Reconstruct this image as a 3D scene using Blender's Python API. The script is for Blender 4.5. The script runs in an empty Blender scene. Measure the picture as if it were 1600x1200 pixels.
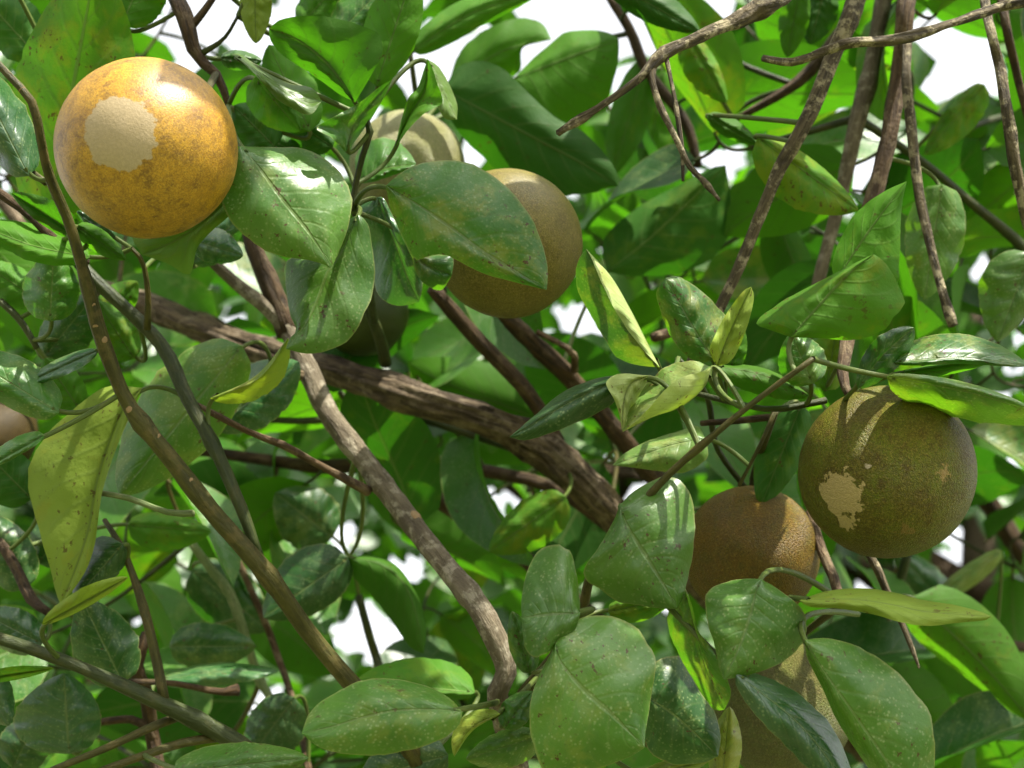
import bpy, math, random
import numpy as np
from mathutils import Vector, Matrix, noise as mnoise

# ------------------------------------------------------------------ camera, sky, sun, exposure
sc = bpy.context.scene
COL = sc.collection
FPX = 2200.0                                   # focal length in pixels of the 1600 px wide photograph
PITCH = math.radians(20.0)
CAM = Vector((0, 0, 1.5))
RIGHT = Vector((1, 0, 0))
FWD = Vector((0, math.cos(PITCH), math.sin(PITCH)))
UP = Vector((0, -math.sin(PITCH), math.cos(PITCH)))
cd = bpy.data.cameras.new('camera')
cam = bpy.data.objects.new('camera', cd)
COL.objects.link(cam)
cam.location = CAM
cam.rotation_euler = (math.radians(90) + PITCH, 0, 0)
cd.sensor_width = 36.0
cd.lens = 36.0 * FPX / 1600.0
cd.clip_start = 0.02
cd.clip_end = 2000
cd.dof.use_dof = True
cd.dof.focus_distance = 0.61
cd.dof.aperture_fstop = 11.0
sc.camera = cam

SUN_DIR = Vector((0.36, -0.34, 0.87)).normalized()      # towards the sun
elev = math.asin(SUN_DIR.z)
azim = math.atan2(SUN_DIR.x, SUN_DIR.y)
w = bpy.data.worlds.new('World')
sc.world = w
w.use_nodes = True
wn = w.node_tree
bg = wn.nodes['Background']
sky = wn.nodes.new('ShaderNodeTexSky')
sky.sky_type = 'NISHITA'
sky.sun_disc = False
sky.sun_elevation = elev
sky.sun_rotation = azim
sky.air_density = 1.0
sky.dust_density = 4.0
sky.ozone_density = 0.6
hz = wn.nodes.new('ShaderNodeHueSaturation')           # thin white tropical haze over the whole sky
hz.inputs['Saturation'].default_value = 0.12
wn.links.new(sky.outputs[0], hz.inputs['Color'])
wn.links.new(hz.outputs[0], bg.inputs[0])
bg.inputs[1].default_value = 0.135
sl = bpy.data.lights.new('sun', 'SUN')
sl.energy = 5.0
sl.angle = math.radians(0.53)
sl.color = (1.0, 0.95, 0.86)
so = bpy.data.objects.new('sun', sl)
COL.objects.link(so)
so.rotation_euler = SUN_DIR.to_track_quat('Z', 'Y').to_euler()
sc.view_settings.view_transform = 'Standard'
sc.view_settings.look = 'None'
sc.view_settings.exposure = 1.92
sc.view_settings.gamma = 1.0
sc.render.engine = 'CYCLES'
sc.cycles.use_denoising = True
sc.cycles.max_bounces = 8
sc.cycles.diffuse_bounces = 4
sc.cycles.transmission_bounces = 6
sc.cycles.transparent_max_bounces = 6
sc.cycles.sample_clamp_indirect = 6.0

RNG = random.Random(11)

def P(x, y, d):
    """pixel of the photograph + distance along the optical axis -> point in the place"""
    return CAM + RIGHT * ((x - 800) * d / FPX) + UP * ((600 - y) * d / FPX) + FWD * d

def proj(p):
    v = p - CAM
    d = v.dot(FWD)
    if d < 0.05:
        return None
    return 800 + v.dot(RIGHT) / d * FPX, 600 - v.dot(UP) / d * FPX, d

# ------------------------------------------------------------------ node helpers
class NT:
    def __init__(self, name):
        self.m = bpy.data.materials.new(name)
        self.m.use_nodes = True
        self.t = self.m.node_tree
        self.t.nodes.clear()
    def n(self, typ, **kw):
        nd = self.t.nodes.new(typ)
        for k, v in kw.items():
            setattr(nd, k, v)
        return nd
    def l(self, a, b):
        self.t.links.new(a, b)
    def put(self, sock, v):
        if hasattr(v, 'is_output') or isinstance(v, bpy.types.NodeSocket):
            self.l(v, sock)
        elif isinstance(v, (tuple, list)) and len(v) == 3 and sock.type == 'RGBA':
            sock.default_value = (*v, 1)
        else:
            sock.default_value = v
    def math(self, op, a, b=None, c=None, clamp=False):
        nd = self.n('ShaderNodeMath', operation=op, use_clamp=clamp)
        self.put(nd.inputs[0], a)
        if b is not None: self.put(nd.inputs[1], b)
        if c is not None: self.put(nd.inputs[2], c)
        return nd.outputs[0]
    def mix(self, f, a, b):
        nd = self.n('ShaderNodeMix', data_type='RGBA')
        self.put(nd.inputs[0], f); self.put(nd.inputs[6], a); self.put(nd.inputs[7], b)
        return nd.outputs[2]
    def ramp(self, f, lo, hi):
        nd = self.n('ShaderNodeMapRange', interpolation_type='SMOOTHSTEP')
        self.put(nd.inputs[0], f); nd.inputs[1].default_value = lo; nd.inputs[2].default_value = hi
        return nd.outputs[0]
    def noise(self, co, scale, detail=3.0, rough=0.55, w=None, dist=0.0):
        nd = self.n('ShaderNodeTexNoise')
        if w is not None:
            nd.noise_dimensions = '4D'
            self.put(nd.inputs['W'], w)
        self.l(co, nd.inputs['Vector'])
        nd.inputs['Scale'].default_value = scale
        nd.inputs['Detail'].default_value = detail
        nd.inputs['Roughness'].default_value = rough
        nd.inputs['Distortion'].default_value = dist
        return nd.outputs[0]
    def voro(self, co, scale, w=None):
        nd = self.n('ShaderNodeTexVoronoi')
        if w is not None:
            nd.voronoi_dimensions = '4D'
            self.put(nd.inputs['W'], w)
        self.l(co, nd.inputs['Vector'])
        nd.inputs['Scale'].default_value = scale
        return nd.outputs['Distance']
    def bump(self, h, strength, dist, nrm=None):
        nd = self.n('ShaderNodeBump')
        nd.inputs['Strength'].default_value = strength
        nd.inputs['Distance'].default_value = dist
        self.l(h, nd.inputs['Height'])
        if nrm is not None: self.l(nrm, nd.inputs['Normal'])
        return nd.outputs[0]
    def pbr(self, col, rough, nrm=None, spec=0.5):
        b = self.n('ShaderNodeBsdfPrincipled')
        self.put(b.inputs['Base Color'], col)
        self.put(b.inputs['Roughness'], rough)
        b.inputs['Specular IOR Level'].default_value = spec
        if nrm is not None: self.l(nrm, b.inputs['Normal'])
        return b.outputs[0]
    def out(self, s):
        o = self.n('ShaderNodeOutputMaterial')
        self.l(s, o.inputs[0])
        return self.m

def leaf_material(name, dark, mid, under, yellow=0.25, spots=0.3, speck=0.5, trans=0.42,
                  trans_col=(0.20, 0.42, 0.012), yel_col=(0.11, 0.14, 0.010), rough=0.36, dust=0.15, spec=0.31):
    T = NT(name)
    uv = T.n('ShaderNodeUVMap').outputs[0]
    sep = T.n('ShaderNodeSeparateXYZ'); T.l(uv, sep.inputs[0])
    u = sep.outputs[0]
    v = T.math('ABSOLUTE', T.math('MULTIPLY_ADD', sep.outputs[1], 2.0, -1.0))
    geo = T.n('ShaderNodeNewGeometry')
    oi = T.n('ShaderNodeObjectInfo')
    rnd = T.math('FRACT', T.math('ADD', oi.outputs['Random'], geo.outputs['Random Per Island']))
    W = T.math('MULTIPLY', rnd, 37.0)
    pos = T.n('ShaderNodeTexCoord').outputs['Object']
    n1 = T.noise(pos, 24, 3, 0.6, W)
    n2 = T.noise(pos, 70, 6, 0.68, W, 0.3)
    n3 = T.noise(pos, 260, 2, 0.6, W)
    # veins
    mr = T.math('SUBTRACT', 1.0, T.ramp(v, 0.012, 0.05))
    ph = T.math('FRACT', T.math('ADD', T.math('MULTIPLY_ADD', u, 8.0, T.math('MULTIPLY', v, -2.3)),
                                 T.math('MULTIPLY', n1, 0.8)))
    lv = T.math('SUBTRACT', 1.0, T.ramp(T.math('ABSOLUTE', T.math('SUBTRACT', ph, 0.5)), 0.0, 0.16))
    lv = T.math('MULTIPLY', lv, T.math('SUBTRACT', 1.0, T.math('MULTIPLY', v, 0.75)))
    vein = T.math('MAXIMUM', mr, T.math('MULTIPLY', lv, 0.42))
    col = T.mix(T.ramp(n1, 0.3, 0.7), dark, mid)
    hv = T.math('MULTIPLY_ADD', rnd, 0.5, 0.75)
    # chlorosis
    yf = T.math('MULTIPLY', T.ramp(T.math('ADD', n2, T.math('MULTIPLY', rnd, 0.16)), 0.66 - 0.30 * yellow, 0.80 - 0.2 * yellow), min(1, 0.25 + yellow))
    col = T.mix(yf, col, yel_col)
    col = T.mix(T.math('MULTIPLY', vein, 0.52), col, (0.11, 0.15, 0.04))
    # fine pale stippling (oil glands and dust)
    vo = T.n('ShaderNodeVectorMath', operation='ADD'); T.l(pos, vo.inputs[0]); T.l(W, vo.inputs[1])
    vd = T.math('ADD', T.voro(vo.outputs[0], 520), T.math('MULTIPLY', T.math('SUBTRACT', n3, 0.5), 0.35))
    sp = T.math('MULTIPLY', T.math('SUBTRACT', 1.0, T.ramp(vd, 0.14, 0.36)), T.ramp(n2, 0.30, 0.58))
    col = T.mix(T.math('MULTIPLY', sp, speck), col, (0.19, 0.245, 0.095))
    du = T.math('MULTIPLY', T.ramp(T.math('ADD', n2, T.math('MULTIPLY', n3, 0.3)), 0.5, 0.85), dust)
    col = T.mix(du, col, (0.15, 0.19, 0.12))
    # brown blemishes
    br = T.math('MULTIPLY', T.ramp(T.noise(pos, 300, 4, 0.66, T.math('ADD', W, 9.0)), 0.635 - 0.04 * spots, 0.665 - 0.04 * spots),
                T.ramp(T.noise(pos, 28, 1, 0.5, T.math('ADD', W, 4.0)), 0.42, 0.56))
    col = T.mix(T.math('MULTIPLY', br, 0.85 if spots > 0 else 0.0), col, (0.055, 0.024, 0.008))
    # chewed, browned rim
    rim = T.math('MULTIPLY', T.ramp(v, 0.955, 0.995), 0.55)
    col = T.mix(rim, col, (0.17, 0.17, 0.055))
    ucol = T.mix(T.ramp(n1, 0.3, 0.7), under, tuple(min(1, c * 1.35) for c in under))
    ucol = T.mix(T.math('MULTIPLY', yf, 0.7), ucol, yel_col)
    ucol = T.mix(T.math('MULTIPLY', vein, 0.5), ucol, (0.12, 0.16, 0.05))
    ucol = T.mix(T.math('MULTIPLY', br, 0.7 if spots > 0 else 0.0), ucol, (0.06, 0.028, 0.01))
    bf = geo.outputs['Backfacing']
    face = T.mix(bf, col, ucol)
    hsv = T.n('ShaderNodeHueSaturation')
    hsv.inputs['Hue'].default_value = 0.5
    T.put(hsv.inputs['Value'], hv)
    T.l(face, hsv.inputs['Color'])
    face = hsv.outputs[0]
    h = T.math('ADD', T.math('MULTIPLY', vein, -0.45), T.math('ADD', T.math('MULTIPLY', n2, 0.9), T.math('MULTIPLY', n3, 0.22)))
    nr = T.bump(h, 0.5, 0.0013)
    rg = T.math('ADD', T.math('MULTIPLY_ADD', n2, 0.28, rough - 0.12), T.math('MULTIPLY', bf, 0.2))
    pb = T.pbr(face, rg, nr, 0.36)
    pbn = pb.node
    T.l(T.math('MULTIPLY_ADD', bf, -0.22, spec), pbn.inputs['Specular IOR Level'])
    tr = T.n('ShaderNodeBsdfTranslucent')
    tc = T.mix(yf, trans_col, (0.15, 0.22, 0.006))
    tc = T.mix(T.math('MULTIPLY', vein, 0.75), tc, (0.025, 0.07, 0.004))
    tc = T.mix(T.math('MULTIPLY', br, 0.9), tc, (0.04, 0.015, 0.005))
    T.l(tc, tr.inputs[0])
    T.l(nr, tr.inputs['Normal'])
    ms = T.n('ShaderNodeMixShader')
    ms.inputs[0].default_value = trans
    T.l(pb, ms.inputs[1]); T.l(tr.outputs[0], ms.inputs[2])
    return T.out(ms.outputs[0])

def bark_material(name, a, b, c, lichen=0.3, crack=0.5, rough=0.75, streak=1.0, scale=1.0):
    T = NT(name)
    uv = T.n('ShaderNodeUVMap').outputs[0]           # u: metres along, v: metres round
    mp = T.n('ShaderNodeMapping'); T.l(uv, mp.inputs[0])
    mp.inputs['Scale'].default_value = (scale * 1.0, scale * 6.0, 1)
    oi = T.n('ShaderNodeObjectInfo')
    W = T.math('MULTIPLY', oi.outputs['Random'], 23.0)
    st = T.noise(mp.outputs[0], 60, 5, 0.65, W, 0.6)
    bl = T.noise(uv, 45, 4, 0.6, W)
    fn = T.noise(uv, 420, 3, 0.6, W)
    pos = T.n('ShaderNodeTexCoord').outputs['Object']
    li = T.noise(pos, 120, 6, 0.72, W)
    col = T.mix(T.ramp(T.math('MULTIPLY_ADD', st, streak, T.math('MULTIPLY', bl, 1.0 - streak)), 0.35, 0.65), a, b)
    col = T.mix(T.math('MULTIPLY', T.ramp(li, 0.50, 0.60), lichen), col, c)
    col = T.mix(T.math('MULTIPLY', T.ramp(fn, 0.55, 0.75), 0.35), col, tuple(x * 0.4 for x in a))
    h = T.math('ADD', T.math('MULTIPLY', st, 1.0), T.math('MULTIPLY', fn, 0.25))
    nr = T.bump(h, crack, 0.004)
    return T.out(T.pbr(col, T.math('MULTIPLY_ADD', fn, 0.25, rough - 0.12), nr, 0.16))

def rind_material(name, a, b, c, patch_dir=None, patch_r=0.3, patch_col=(0.42, 0.33, 0.17), jag=0.12, jscale=3.0,
                  rough=0.36, russet=(0.16, 0.085, 0.02), rus=0.6, pore=0.5, extra=None, spec=0.34):
    """peel: object coordinates are in units of the fruit's radius"""
    T = NT(name)
    pos = T.n('ShaderNodeTexCoord').outputs['Object']
    n1 = T.noise(pos, 1.6, 4, 0.6)
    n2 = T.noise(pos, 5.5, 8, 0.76, None, 0.4)
    n3 = T.noise(pos, 34, 3, 0.65)
    col = T.mix(T.ramp(n1, 0.35, 0.65), a, b)
    col = T.mix(T.math('MULTIPLY', T.ramp(n2, 0.42, 0.68), rus), col, russet)
    col = T.mix(T.math('MULTIPLY', T.ramp(n3, 0.47, 0.66), 0.70), col, c)
    n4 = T.noise(pos, 75, 2, 0.6)
    col = T.mix(T.math('MULTIPLY', T.ramp(n4, 0.46, 0.62), 0.70), col, tuple(x * 0.45 for x in b))
    fl = T.voro(pos, 26)
    col = T.mix(T.math('MULTIPLY', T.math('SUBTRACT', 1.0, T.ramp(fl, 0.08, 0.3)), 0.30), col, tuple(x * 0.45 for x in russet))
    smooth = 0.0
    if patch_dir is not None:
        for i, (pd, pr, jg, js, pc) in enumerate([(patch_dir, patch_r, jag, jscale, patch_col)] + (extra or [])):
            vm = T.n('ShaderNodeVectorMath', operation='DISTANCE')
            T.l(pos, vm.inputs[0]); vm.inputs[1].default_value = pd
            dd = T.math('ADD', vm.outputs['Value'], T.math('MULTIPLY', T.math('SUBTRACT', T.noise(pos, js, 3, 0.6), 0.5), jg * 4))
            mk = T.math('SUBTRACT', 1.0, T.ramp(dd, pr - 0.012, pr + 0.012))
            col = T.mix(T.math('MULTIPLY', mk, 0.93), col, T.mix(T.ramp(n3, 0.3, 0.7), pc, tuple(x * 0.82 for x in pc)))
            if i == 0: smooth = mk
    pv = T.voro(pos, 48)
    h = T.math('ADD', T.math('MULTIPLY', T.ramp(pv, 0.0, 0.45), 1.0), T.math('MULTIPLY', n3, 0.8))
    nr = T.bump(h, pore, 0.03)
    rg = T.math('ADD', T.math('MULTIPLY_ADD', n2, 0.2, rough - 0.1), T.math('MULTIPLY', smooth, 0.2))
    return T.out(T.pbr(col, rg, nr, spec))

def plain_material(name, a, b, scale, rough=0.8, bumpd=0.01):
    T = NT(name)
    pos = T.n('ShaderNodeTexCoord').outputs['Object']
    n1 = T.noise(pos, scale, 5, 0.65)
    col = T.mix(T.ramp(n1, 0.35, 0.65), a, b)
    return T.out(T.pbr(col, rough, T.bump(n1, 0.4, bumpd), 0.3))

LEAF = {
 'green':  leaf_material('leaf_green', (0.015, 0.062, 0.004), (0.032, 0.094, 0.007), (0.034, 0.092, 0.009), 0.10, 0.25, 0.50, 0.36, (0.045, 0.180, 0.003)),
 'dark':   leaf_material('leaf_dark', (0.006, 0.032, 0.003), (0.014, 0.052, 0.006), (0.020, 0.062, 0.008), 0.05, 0.12, 0.40, 0.30, (0.026, 0.125, 0.003)),
 'blue':   leaf_material('leaf_blue_green', (0.010, 0.046, 0.010), (0.022, 0.074, 0.018), (0.042, 0.090, 0.028), 0.03, 0.15, 0.40, 0.26, (0.035, 0.14, 0.006), rough=0.28, dust=0.16, spec=0.42),
 'grey':   leaf_material('leaf_dusty', (0.028, 0.082, 0.008), (0.056, 0.124, 0.014), (0.060, 0.114, 0.018), 0.20, 0.65, 0.62, 0.34, (0.090, 0.22, 0.004), (0.120, 0.150, 0.010), rough=0.34, dust=0.10, spec=0.30),
 'yellow': leaf_material('leaf_yellowing', (0.095, 0.140, 0.012), (0.140, 0.180, 0.020), (0.125, 0.175, 0.026), 0.30, 0.9, 0.40, 0.36, (0.14, 0.22, 0.006), (0.20, 0.18, 0.020)),
 'mottle': leaf_material('leaf_mottled', (0.014, 0.062, 0.004), (0.032, 0.094, 0.006), (0.038, 0.098, 0.008), 0.42, 1.0, 0.50, 0.40, (0.075, 0.23, 0.004), (0.130, 0.140, 0.009)),
 'lime':   leaf_material('leaf_backlit', (0.020, 0.078, 0.004), (0.038, 0.110, 0.006), (0.038, 0.104, 0.008), 0.05, 0.12, 0.25, 0.46, (0.066, 0.225, 0.003), (0.12, 0.15, 0.008), dust=0.05),
 'fold':   leaf_material('leaf_two_toned', (0.010, 0.044, 0.004), (0.022, 0.068, 0.006), (0.200, 0.250, 0.090), 0.40, 0.6, 0.35, 0.30, (0.045, 0.15, 0.004), (0.13, 0.125, 0.01)),
 'pale':   leaf_material('leaf_pale', (0.050, 0.105, 0.016), (0.080, 0.138, 0.026), (0.200, 0.245, 0.085), 0.22, 0.65, 0.45, 0.36, (0.14, 0.22, 0.015), (0.19, 0.19, 0.04), rough=0.36),
}
BARK = {
 'bough': bark_material('bark_brown', (0.022, 0.015, 0.008), (0.088, 0.064, 0.036), (0.15, 0.12, 0.078), 0.55, 1.0),
 'grey':  bark_material('bark_grey', (0.050, 0.039, 0.023), (0.110, 0.090, 0.056), (0.22, 0.195, 0.140), 0.6, 0.8, streak=0.6),
 'dark':  bark_material('bark_dark', (0.0140, 0.0090, 0.0039), (0.0460, 0.0270, 0.0109), (0.0850, 0.0620, 0.0296), 0.4, 0.8),
 'dead':  bark_material('bark_dead', (0.0200, 0.0150, 0.0070), (0.0800, 0.0620, 0.0312), (0.2100, 0.1800, 0.1053), 0.9, 1.0),
 'red':   bark_material('bark_reddish', (0.0240, 0.0140, 0.0062), (0.0700, 0.0440, 0.0203), (0.1400, 0.1080, 0.0593), 0.5, 0.7),
 'green': bark_material('bark_olive', (0.022, 0.021, 0.004), (0.044, 0.041, 0.008), (0.0800, 0.0580, 0.0172), 0.4, 0.45, 0.55),
 'deep':  bark_material('bark_deep_green', (0.0140, 0.0200, 0.0047), (0.0280, 0.0360, 0.0086), (0.0550, 0.0480, 0.0156), 0.3, 0.4, 0.5),
 'pale':  bark_material('bark_pale_green', (0.0600, 0.0850, 0.0273), (0.1000, 0.1250, 0.0484), (0.1500, 0.1500, 0.0780), 0.4, 0.4, 0.6),
}
PETIOLE = bark_material('petiole', (0.035, 0.055, 0.010), (0.06, 0.085, 0.016), (0.08, 0.07, 0.025), 0.3, 0.25, 0.5)
SCAR = plain_material('scar_cork', (0.11, 0.070, 0.028), (0.22, 0.15, 0.075), 900, 0.85, 0.0006)
STALK = plain_material('stalk_green', (0.10, 0.12, 0.04), (0.17, 0.16, 0.07), 400, 0.7, 0.001)
GROUND = plain_material('ground_grass', (0.055, 0.085, 0.022), (0.13, 0.12, 0.05), 2.5, 0.95, 0.03)

def obj(name, me, mat, parent=None, **kw):
    o = bpy.data.objects.new(name, me)
    COL.objects.link(o)
    if mat is not None and me is not None and len(me.materials) == 0:
        for m in (mat if isinstance(mat, (list, tuple)) else [mat]):
            me.materials.append(m)
    if parent is not None:
        o.parent = parent
        o.matrix_parent_inverse = parent.matrix_basis.inverted()
    for k, v in kw.items():
        o[k] = v
    return o

def mesh(name, V, F, UV=None, smooth=True, midx=None):
    me = bpy.data.meshes.new(name)
    me.from_pydata([tuple(v) for v in V], [], F)
    if UV is not None:
        ul = me.uv_layers.new(name='UVMap')
        li = np.empty(len(me.loops), dtype=np.int32)
        me.loops.foreach_get('vertex_index', li)
        ul.data.foreach_set('uv', np.asarray(UV, dtype=np.float32)[li].ravel())
    me.polygons.foreach_set('use_smooth', [smooth] * len(me.polygons))
    if midx is not None:
        me.polygons.foreach_set('material_index', midx)
    me.update()
    return me

def catmull(pts, n):
    """pts: array (k, m); returns n samples, centripetal-free Catmull-Rom"""
    p = np.asarray(pts, dtype=float)
    if len(p) == 2:
        t = np.linspace(0, 1, n)[:, None]
        return p[0] * (1 - t) + p[1] * t
    q = np.vstack([2 * p[0] - p[1], p, 2 * p[-1] - p[-2]])
    seg = np.linalg.norm(np.diff(p[:, :3], axis=0), axis=1)
    cum = np.concatenate([[0], np.cumsum(seg)])
    out = []
    for s in np.linspace(0, cum[-1], n):
        i = min(np.searchsorted(cum, s, side='right') - 1, len(p) - 2)
        t = (s - cum[i]) / max(seg[i], 1e-9)
        a, b, c, d = q[i], q[i + 1], q[i + 2], q[i + 3]
        out.append(0.5 * ((2 * b) + (-a + c) * t + (2 * a - 5 * b + 4 * c - d) * t * t + (-a + 3 * b - 3 * c + d) * t ** 3))
    return np.array(out)

def sweep(path, radii, seg=9, rough=0.06, seed=0, cap=True, nodes=(), ridge=0.0):
    """a round, slightly uneven limb along a path; returns V, F, UV"""
    n = len(path)
    V, F, UV = [], [], []
    tan = np.gradient(path, axis=0)
    tan /= np.linalg.norm(tan, axis=1)[:, None] + 1e-12
    ref = np.array([0.3, -0.8, 0.5])
    L = 0.0
    for i in range(n):
        t = tan[i]
        a = ref - t * ref.dot(t)
        a /= np.linalg.norm(a) + 1e-12
        ref = a
        b = np.cross(t, a)
        if i: L += np.linalg.norm(path[i] - path[i - 1])
        r = radii[i]
        for (u0, amp, wd) in nodes:
            r *= 1 + amp * math.exp(-((i / (n - 1) - u0) / wd) ** 2)
        for k in range(seg + 1):
            ph = 2 * math.pi * k / seg
            cs, sn = math.cos(ph), math.sin(ph)
            nz = mnoise.noise(Vector((L * 60 + seed * 7.1, cs * 1.3, sn * 1.3 + seed))) + 0.5 * mnoise.noise(Vector((L * 160 + seed * 3.1, cs * 2.6, sn * 2.6)))
            rr = r * (1 + rough * nz)
            if ridge:
                q_ = mnoise.noise(Vector((L * 9 + seed, cs * 3.2, sn * 3.2))) + 0.6 * mnoise.noise(Vector((L * 22, cs * 7, sn * 7 + seed)))
                rr *= 1 + ridge * (0.25 - abs(q_))
            V.append(path[i] + (a * cs + b * sn) * rr)
            UV.append((L, k / seg * 2 * math.pi * max(r, 0.002)))
    for i in range(n - 1):
        for k in range(seg):
            a0 = i * (seg + 1) + k
            F.append((a0, a0 + 1, a0 + seg + 2, a0 + seg + 1))
    if cap:
        for i, sgn in ((0, -1), (n - 1, 1)):
            V.append(path[i] + tan[i] * sgn * radii[i] * 0.45)
            UV.append((0, 0))
            c = len(V) - 1
            for k in range(seg):
                a0 = i * (seg + 1) + k
                F.append((a0 + 1, a0, c) if sgn < 0 else (a0, a0 + 1, c))
    return V, F, UV

# ------------------------------------------------------------------ ground
g = 300.0
me = mesh('ground', [(-g, -g, 0), (g, -g, 0), (g, g, 0), (-g, g, 0)], [(0, 1, 2, 3)], None, False)
obj('ground', me, GROUND, None, kind='structure', label='dry grassy orchard ground under the tree')

# ------------------------------------------------------------------ the fruiting tree: limbs
trunk_base = P(1700, 1500, 1.35)
trunk_base.z = 0
tree = bpy.data.objects.new('orange_tree', None)
COL.objects.link(tree)
tree.location = trunk_base
tree['label'] = 'fruiting orange tree of glossy leaves, brown boughs and bare twigs, in front of hazier trees'
tree['category'] = 'orange tree'

BR = []          # (object, sample points, radii) for hanging leaves on
def limb(pts, mat, name='branch', parent=tree, label=None, rough=0.10, seg=10, step=0.008, nodes=(), reg=True, ridge=0.0):
    """pts: (pixel x, pixel y, distance, half-thickness in pixels)"""
    thin = {'grey': .66, 'green': .76, 'dead': .82, 'bough': .76, 'deep': .80}.get(mat, .94)
    p = np.array([[*P(x, y, d), r * thin * d / FPX] for x, y, d, r in pts])
    ln = np.linalg.norm(np.diff(p[:, :3], axis=0), axis=1).sum()
    n = int(min(140, max(8, ln / step)))
    s = catmull(p, n)
    seed = RNG.random() * 50
    r = np.maximum(s[:, 3], 0.0006)
    # a gentle natural waver
    for i in range(n):
        w_ = mnoise.noise_vector(Vector((i * step * 14, seed, 0))) * float(r[i]) * 0.35
        s[i, :3] += np.array(w_)
    o0 = s[0, :3].copy()
    V, F, UV = sweep(s[:, :3] - o0, r, seg, rough, seed, True, nodes, ridge)
    o = obj(name, mesh(name, V, F, UV), BARK[mat])
    o.location = Vector(o0)
    if parent is not None:
        o.parent = parent
        o.matrix_parent_inverse = parent.matrix_basis.inverted()
    if label: o['label'] = label
    if reg: BR.append((o, s[:, :3], r))
    return o

# trunk and the limbs outside the frame that carry what hangs in it
tp = proj(trunk_base)
tb = np.array([[*trunk_base, 0.075], [*(trunk_base + Vector((0.02, 0, 0.5))), 0.060], [*(trunk_base + Vector((-0.01, 0.01, 1.0))), 0.055],
               [*P(1640, 1380, 1.28), 0.05], [*P(1740, 1120, 1.25), 0.042], [*P(1900, 700, 1.15), 0.036], [*P(1880, 200, 1.0), 0.03], [*P(1720, -200, 0.9), 0.024]])
s = catmull(tb, 70)
V, F, UV = sweep(s[:, :3] - np.array(trunk_base), s[:, 3], 14, 0.12, 3)
o = obj('trunk', mesh('trunk', V, F, UV), BARK['bough'])
o.location = trunk_base; o.parent = tree; o.matrix_parent_inverse = tree.matrix_basis.inverted()
BR.append((o, s[:, :3], s[:, 3]))
limb([(1760, -120, .92, 52), (1500, -170, .86, 44), (1100, -190, .82, 36), (700, -200, .80, 28), (240, -170, .75, 20), (-150, -40, .66, 12)], 'grey')
limb([(1640, 1380, 1.25, 70), (1300, 1330, 1.02, 50), (900, 1300, .76, 40), (620, 1290, .70, 30), (350, 1310, .68, 24)], 'bough')

bough = limb([(-70, 250, 1.0, 8), (0, 310, .98, 11), (60, 385, .96, 15), (125, 440, .94, 21), (250, 487, .92, 25), (400, 545, .89, 27), (520, 580, .86, 29),
      (650, 622, .84, 30), (760, 655, .84, 31), (850, 700, .85, 34), (930, 768, .87, 35), (1010, 840, .9, 35), (1110, 920, .96, 37),
      (1240, 1030, 1.03, 42), (1420, 1210, 1.12, 52), (1640, 1380, 1.26, 62)], 'bough', rough=0.20, seg=36, ridge=.55, step=.006,
      nodes=((.33, .18, .012), (.40, .22, .014), (.50, .12, .02)), label='thick ridged brown bough')
grey = limb([(292, 372, .78, 10), (370, 445, .78, 15), (440, 505, .78, 20), (480, 570, .77, 25), (520, 650, .75, 25), (600, 760, .72, 26), (690, 880, .68, 26),
      (748, 955, .66, 28), (788, 1040, .655, 26), (776, 1090, .655, 21), (800, 1180, .67, 24), (830, 1310, .74, 30)], 'grey', rough=0.13, seg=20, ridge=.14, step=.005,
      nodes=((.35, .16, .012), (.41, .12, .01), (.60, .25, .008), (.72, .22, .01), (.83, .30, .02)), label='grey brown branch with pale lichen blotches')
limb([(380, 300, .80, 9), (392, 375, .79, 13), (420, 440, .785, 17), (452, 520, .78, 20)], 'dark', rough=.14)
stem = limb([(-30, 70, .60, 8), (20, 125, .60, 8), (52, 165, .60, 9), (75, 270, .61, 10), (110, 350, .62, 11), (137, 440, .625, 13), (160, 530, .63, 16),
      (200, 630, .635, 15), (270, 720, .64, 18), (340, 812, .645, 19), (420, 905, .65, 19), (480, 985, .66, 18), (550, 1068, .665, 18), (640, 1170, .68, 20), (700, 1300, .70, 22)], 'green', rough=.08, seg=12,
      nodes=((.16, .35, .008), (.27, .3, .008), (.41, .45, .010), (.50, .2, .01), (.62, .2, .01)), label='olive green stem dotted with leaf scars')
limb([(80, 330, .70, 9), (115, 395, .69, 12), (142, 430, .685, 13), (247, 535, .68, 13), (290, 620, .67, 13), (335, 702, .66, 13), (378, 798, .655, 12), (405, 872, .655, 10)], 'deep', seg=12, nodes=((.5, .2, .02), (.72, .25, .02)))
limb([(229, 515, .675, 8), (231, 460, .67, 6), (223, 410, .665, 5), (206, 388, .66, 4)], 'green')
limb([(-40, 985, .66, 12), (60, 1018, .66, 12), (150, 1055, .66, 13), (250, 1100, .66, 16), (330, 1140, .665, 17), (400, 1185, .67, 19), (500, 1290, .69, 22)], 'deep', seg=12, nodes=((.2, .2, .02), (.55, .3, .02)))
limb([(256, 1095, .66, 11), (246, 1040, .665, 10), (229, 965, .67, 10), (210, 905, .675, 8), (190, 855, .68, 7), (163, 812, .69, 5)], 'green', nodes=((.5, .3, .03),))
limb([(285, 1118, .67, 10), (230, 1140, .66, 9), (170, 1168, .65, 8), (80, 1205, .64, 7)], 'green')
limb([(345, 1152, .67, 10), (290, 1160, .66, 10), (225, 1180, .65, 9), (130, 1215, .64, 8)], 'green')
limb([(195, 1065, .72, 5), (270, 1068, .73, 5), (340, 1082, .74, 6), (372, 1079, .74, 8)], 'dark', nodes=((.97, .5, .05),))
limb([(230, 990, .74, 9), (215, 1040, .74, 12), (232, 1090, .75, 12), (240, 1160, .76, 12), (260, 1260, .74, 12)], 'dark')
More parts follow.
